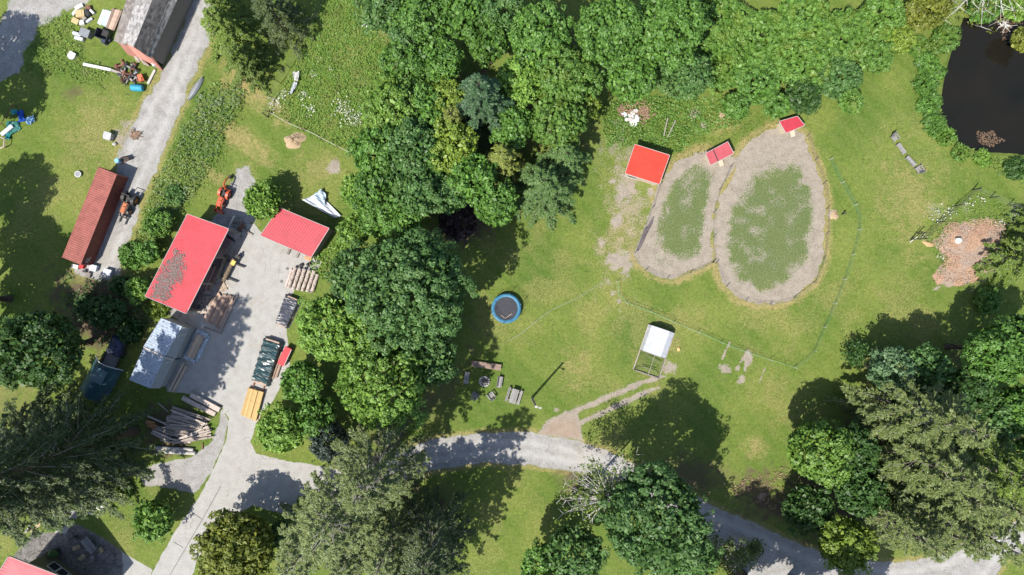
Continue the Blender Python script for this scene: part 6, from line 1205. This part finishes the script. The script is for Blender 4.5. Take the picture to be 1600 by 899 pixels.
fence('paddock_fence', 'thin wire fence around the wide paddock', [(1118, 412), (1130, 443), (1150, 465), (1180, 476), (1215, 476), (1245, 464), (1272, 441), (1285, 411), (1290, 370), (1291, 320), (1284, 280), (1272, 250), (1260, 214)], 1.1, 3.4, .05, MATS['fence_post'], THIN, (.35, .65, .95))
fence('paddock_fence', 'thin wire fence dividing the two paddocks', [(1140, 262), (1130, 284), (1119, 305), (1114, 335), (1113, 372), (1114, 410)], 1.1, 3.0, .05, MATS['fence_post'], THIN, (.35, .65, .95))
fence('field_fence', 'wire fence with dark steel posts between the mown path and the flowering field', [(505, 8), (491, 40), (478, 62), (465, 86), (452, 110), (438, 131), (428, 158), (420, 183)], 1.9, 2.5, .045, DARKMETAL, THIN, (.3, .6, .9)); fence('field_fence', 'wire fence along the lower side of the flowering field', [(424, 178), (455, 196), (490, 210), (520, 226), (556, 244)], 1.3, 2.6, .05, RUST, mat('straw_wire', (.36, .34, .28)), (.3, .6, .9))
for x, y, x1, y1, lb in ((424, 176, 414, 173, 'leaning left'), (419, 184, 410, 176, 'leaning further left')): m = MB(); m.tube([P(x, y, 0), P(x1, y1, 1.2)], .06, 6); m.alone('leaning_post', DARKMETAL, 'dark fence brace at the field corner %s' % lb, 'post')
gp = mat('black_post', (.04, .042, .04), (.07, .065, .06))
fence('garden_fence', 'wire garden fence with tall dark posts on the left of the mulch garden', [(1436, 374), (1460, 351), (1488, 325), (1519, 297)], 1.9, 3.2, .07, gp, THIN, (.3, .6, .9), hmesh=NET); fence('garden_fence', 'wire garden fence with tall dark posts above the mulch garden', [(1519, 297), (1546, 309), (1575, 322), (1602, 334)], 1.8, 2.7, .07, gp, THIN, (.3, .6, .9)); fence('garden_fence', 'low wire fence along the lower edge of the mulch garden', [(1507, 455), (1530, 436), (1546, 424)], 1.5, 2.2, .07, gp, THIN, (.4, .9))
q = P(1428, 370); t = thing('garden_gate', 'dark open gate at the left corner of the mulch garden', 'gate', q, math.radians(40)); m = MB()
for x in (-.6, .6): m.tube([(x, 0, -.1), (x, 0, 2.0)], .07, 6)
hull('gate_post', gp, m, t); m = MB(); m.beam((-.55, 0, .2), (.55, .25, .2), .05, .06); m.beam((-.55, 0, 1.5), (.55, .25, 1.5), .05, .06); m.beam((-.55, 0, .2), (-.55, 0, 1.5), .05, .06); m.beam((.55, .25, .2), (.55, .25, 1.5), .05, .06); m.beam((-.55, 0, .2), (.55, .25, 1.5), .05, .05); hull('gate_leaf', gp, m, t)
board('white_stick', (1421, 379), (1433, 370), .09, .05, .05, WHITE, 'white stick lying at the garden gate', 'stick')
q = P(1497, 376, .25); t = thing('white_dome', 'small rounded white tub lying on the brown mulch', 'tub', q); m = MB(); m.cyl((q.x, q.y, 0), .48, .42, 16, .40); m.ball((q.x, q.y, .42), (.40, .40, .12), 12, 5, .0); m.build('body', WHITE, t); m = MB(); m.box((q.x - .05, q.y + .36, .35), (.7, .14, .3)); m.build('opening', DARKMETAL, t)
mound('straw_heap', 'small orange straw heap between the gate and the mulch', 'heap', 1452, 381, 11, 7, .4, mat('straw_heap', (.40, .28, .15), (.33, .22, .12), 4), 1, -.3)
mound('sand_pile', 'pale sandy dirt pile on the grass beside the flowering field', 'dirt pile', 460, 220, 19, 14, .7, mat('sand', (.37, .275, .175), (.28, .205, .13), 3, .95, bump=.5), 2)
mound('dirt_mound', 'little sandy mound right of the wide paddock', 'mound', 1304, 336, 7, 11, .35, MATS['sand'], 3)
q = P(1315, 335); m = MB(); m.tube([q, q + Vector((.08, .05, .8))], .08, 6); m.box(q + Vector((.08, .05, .8)), (.25, .18, .12)); m.alone('black_post', gp, 'short black post beside the little sandy mound', 'post')
mound('sand_pile', 'little sand pile in the scrub above the coops', 'dirt pile', 1128, 180, 6, 8, .5, MATS['sand'], 4)
# rubble above the orange hut
for i, (x, y, w, d, r, mm, lb) in enumerate(((986, 180, 1.4, 1.6, .3, WHITE, 'white broken slab in the middle of the rubble'), (989, 193, 1.3, 1.5, .8, WHITE, 'white broken slab at the foot of the rubble'), (975, 180, 1.1, 1.0, -.3, SHEETM, 'white broken slab at the left of the rubble'), (995, 186, 1.0, 1.4, .2, SHEETM, 'white broken slab at the right of the rubble'), (983, 188, 1.0, .9, 1.0, TRIM, 'greyish broken slab low in the rubble'), (978, 188, .8, .7, .5, WHITE, 'small white chip at the lower left of the rubble'), (992, 175, .9, .7, .1, TRIM, 'greyish chip at the top of the rubble'))):
    q = P(x, y); rg = random.Random(i + 40); k = 6; poly = [(q.x + math.cos(2 * math.pi * j / k + r) * w * .42 * rg.uniform(.6, 1.15), q.y + math.sin(2 * math.pi * j / k + r) * d * .42 * rg.uniform(.6, 1.15)) for j in range(k)]; m = MB(); m.prism(poly, .06 + .05 * i, .2 + .05 * i); m.alone('rubble_slab', mm, lb + ' above the orange red hut', 'rubble')
rg = random.Random(77); m = MB()
for k in range(170):
    q = P(1005 + rg.gauss(0, 5), 180 + rg.gauss(0, 7)) if k < 100 else P(980 + rg.gauss(0, 9), 176 + rg.gauss(0, 6)) if k < 140 else P(1006 + rg.gauss(0, 4.5), 179 + rg.gauss(0, 6)) if k < 60 else P(970 + rg.gauss(0, 3), 174 + rg.gauss(0, 3)); a_ = rg.uniform(0, 3.1); l = rg.uniform(.2, .8); m.beam(q + Vector((0, 0, rg.uniform(.05, .5))), q + Vector((math.cos(a_) * l, math.sin(a_) * l, rg.uniform(.05, .5))), .09, .06)
m.alone('brush_heap', MATS['brush'], 'brown brush heap around the white rubble', 'brush heap')
for x0, y0, x1, y1, lb in ((1042, 186, 1036, 214, 'left'), (1054, 190, 1042, 216, 'right')): log('fallen_branch', (x0, y0), (x1, y1), .08, .4, PALE_WOOD, 'pale fallen branch in the scrub above the orange red hut, %s one' % lb, 'branch')
crumple('white_trash', 'white plastic scrap caught in the field fence', 'plastic', [(458, 113), (468, 112), (466, 128), (460, 126)], 6, 6, .25, WHITE, 31, .4); crumple('white_trash', 'second white plastic scrap below the first along the field fence', 'plastic', [(460, 128), (465, 130), (456, 148), (452, 146)], 6, 6, .2, SHEETM, 32, .35)
mound('soil_strip', 'strip of dark grey soil along the left fence of the narrow paddock', 'soil heap', 1008, 366, 5.5, 36, .22, mat('dark_soil', (.13, .11, .115), (.09, .078, .08), 5, .95), 5, math.radians(-27))
# bench row on the right lawn
row = [(1397, 217), (1414, 242), (1433, 266)]
for (p0, p1, lb) in (((1400, 226), (1411, 241), 'upper'), ((1414, 246), (1427, 260), 'lower')): bench('lawn_bench', 'narrow grey plank bench on the right lawn, %s of the pair' % lb, p0, p1, .55, GREYWOOD, .45, False, None, 3)
for (p_, lb, r) in (((1396, 217), 'at the upper end of the bench row', -1.0), ((1433, 265), 'at the lower end of the bench row', 2.1)): armchair('wide grey wooden armchair %s on the right lawn' % lb, p_, r)
q = P(1428, 252)
# ---- bottom left garden
for x, y, lb in ((144, 797, 'white stone slab on the bottom left lawn, shaded one'), (160, 791, 'white stone slab on the bottom left lawn, sunlit one')): q = P(x, y); m = MB(); m.box((q.x, q.y, .2), (1.0, .9, .35), -.45); m.box((q.x + .1, q.y, .4), (.7, .5, .06), -.3); m.alone('stone_slab', CONC if 'shaded' in lb else WHITE, lb, 'slab')  # both slabs white; the shaded one gets its shade from a greyer material
q = P(100, 822); m = MB(); m.prism([tuple(P(*c)[:2]) for c in ((86, 832), (102, 809), (114, 817), (103, 834))][::-1], -.05, .08); m.alone('step_slab', CONC, 'pale concrete step where the gravel path meets the patio', 'step')
rg = random.Random(14)
for k in range(14):
    f = k / 13; q = P(52 + f * 32 + rg.uniform(-4, 4), 828 - f * 34 + rg.uniform(-4, 4)); m = MB(); m.ball((q.x, q.y, .06), (rg.uniform(.2, .38), rg.uniform(.2, .34), .12), 7, 4, .15, rg); m.alone('stepping_stone', mat('tan_stone', (.50, .38, .24), (.40, .31, .20), 4), 'tan stones laid in the bed at the left of the patio', 'stone', 'tan stones of the garden bed')
for k in range(12):
    f = k / 11; q = P(42 + f * 36, 830 - f * 46); m = MB(); m.ball((q.x, q.y, .1), (rg.uniform(.15, .25), rg.uniform(.15, .25), .16), 7, 4, .15, rg); m.alone('edging_stone', CONC, 'grey stones edging the bed beside the narrow lawn strip', 'stone', 'grey edging stones')
t = thing('patio_table', 'long slatted grey patio table in the shade of the house', 'table', P(144, 849), ang((136, 838), (154, 861))); m = MB()
for k in range(5): m.box((0, -.44 + k * .22, .74), (2.1, .2, .05))
hull('tabletop', GREYWOOD, m, t)
for sx_ in (-.9, .9):
    for s in (-1, 1): m = MB(); m.box((sx_, s * .42, .36), (.09, .09, .72)); hull('leg', GREYWOOD, m, t)
def chair(label, p, rz, mm):
    t = thing('patio_chair', label, 'chair', P(*p), rz); m = MB(); m.box((0, 0, .45), (.5, .52, .06)); hull('seat', mm, m, t); m = MB(); m.box((-.27, 0, .75), (.05, .52, .55), 0, 0, -.15); hull('backrest', mm, m, t)
    for sx_ in (-.2, .2):
        for s in (-1, 1): m = MB(); m.box((sx_, s * .22, .22), (.05, .05, .45)); hull('leg', mm, m, t)
TANW = mat('tan_wood', (.40, .32, .20), (.32, .25, .16), 4, .8)
chair('tan wooden patio chair left of the slatted table', (125, 853), .2, TANW); chair('tan wooden patio chair below the slatted table, left one', (133, 867), 1.0, TANW); chair('grey patio chair below the slatted table, right one', (147, 870), 1.9, GREYWOOD); chair('tan patio chair at the right end of the slatted table', (161, 857), 2.7, TANW); chair('dark patio chair at the upper end of the slatted table', (124, 838), -.8, DARKMETAL)
t = thing('patio_planter', 'dark shrub in a square planter against the house wall', 'planter', P(89, 862), .3); m = MB(); m.box((0, 0, .3), (1.0, .8, .6)); hull('box', DARKMETAL, m, t); m = MB(); rg = random.Random(3); m.ball((0, 0, .85), (.6, .55, .5), 10, 7, .2, rg); hull('shrub', LM['dark'], m, t)

x, y = scatter_in([(1528, 206), (1552, 204), (1572, 220), (1556, 234), (1534, 226)], 500, np.random.RandomState(51)); x2, y2 = scatter_in([(1556, 24), (1598, 20), (1600, 60), (1570, 62)], 500, np.random.RandomState(52)); C = np.stack([np.r_[x, x2], np.r_[y, y2], np.full(len(x) + len(x2), -.205)], 1); rs_ = np.random.RandomState(53)
V, F = leaves(C, unit(rs_.randn(len(C), 3) * .04 + np.array([0, 0, 1.0])), rs_.uniform(.1, .4, len(C)), .12, rs_)
tag(link('floating_debris', np_mesh('floating_debris', V, F, mat('pond_debris', (.13, .085, .055), (.08, .055, .035), 3, .9, isl=.4))), 'brown leaf scum floating on the pond near its lower and upper right banks', None, None, 'stuff')
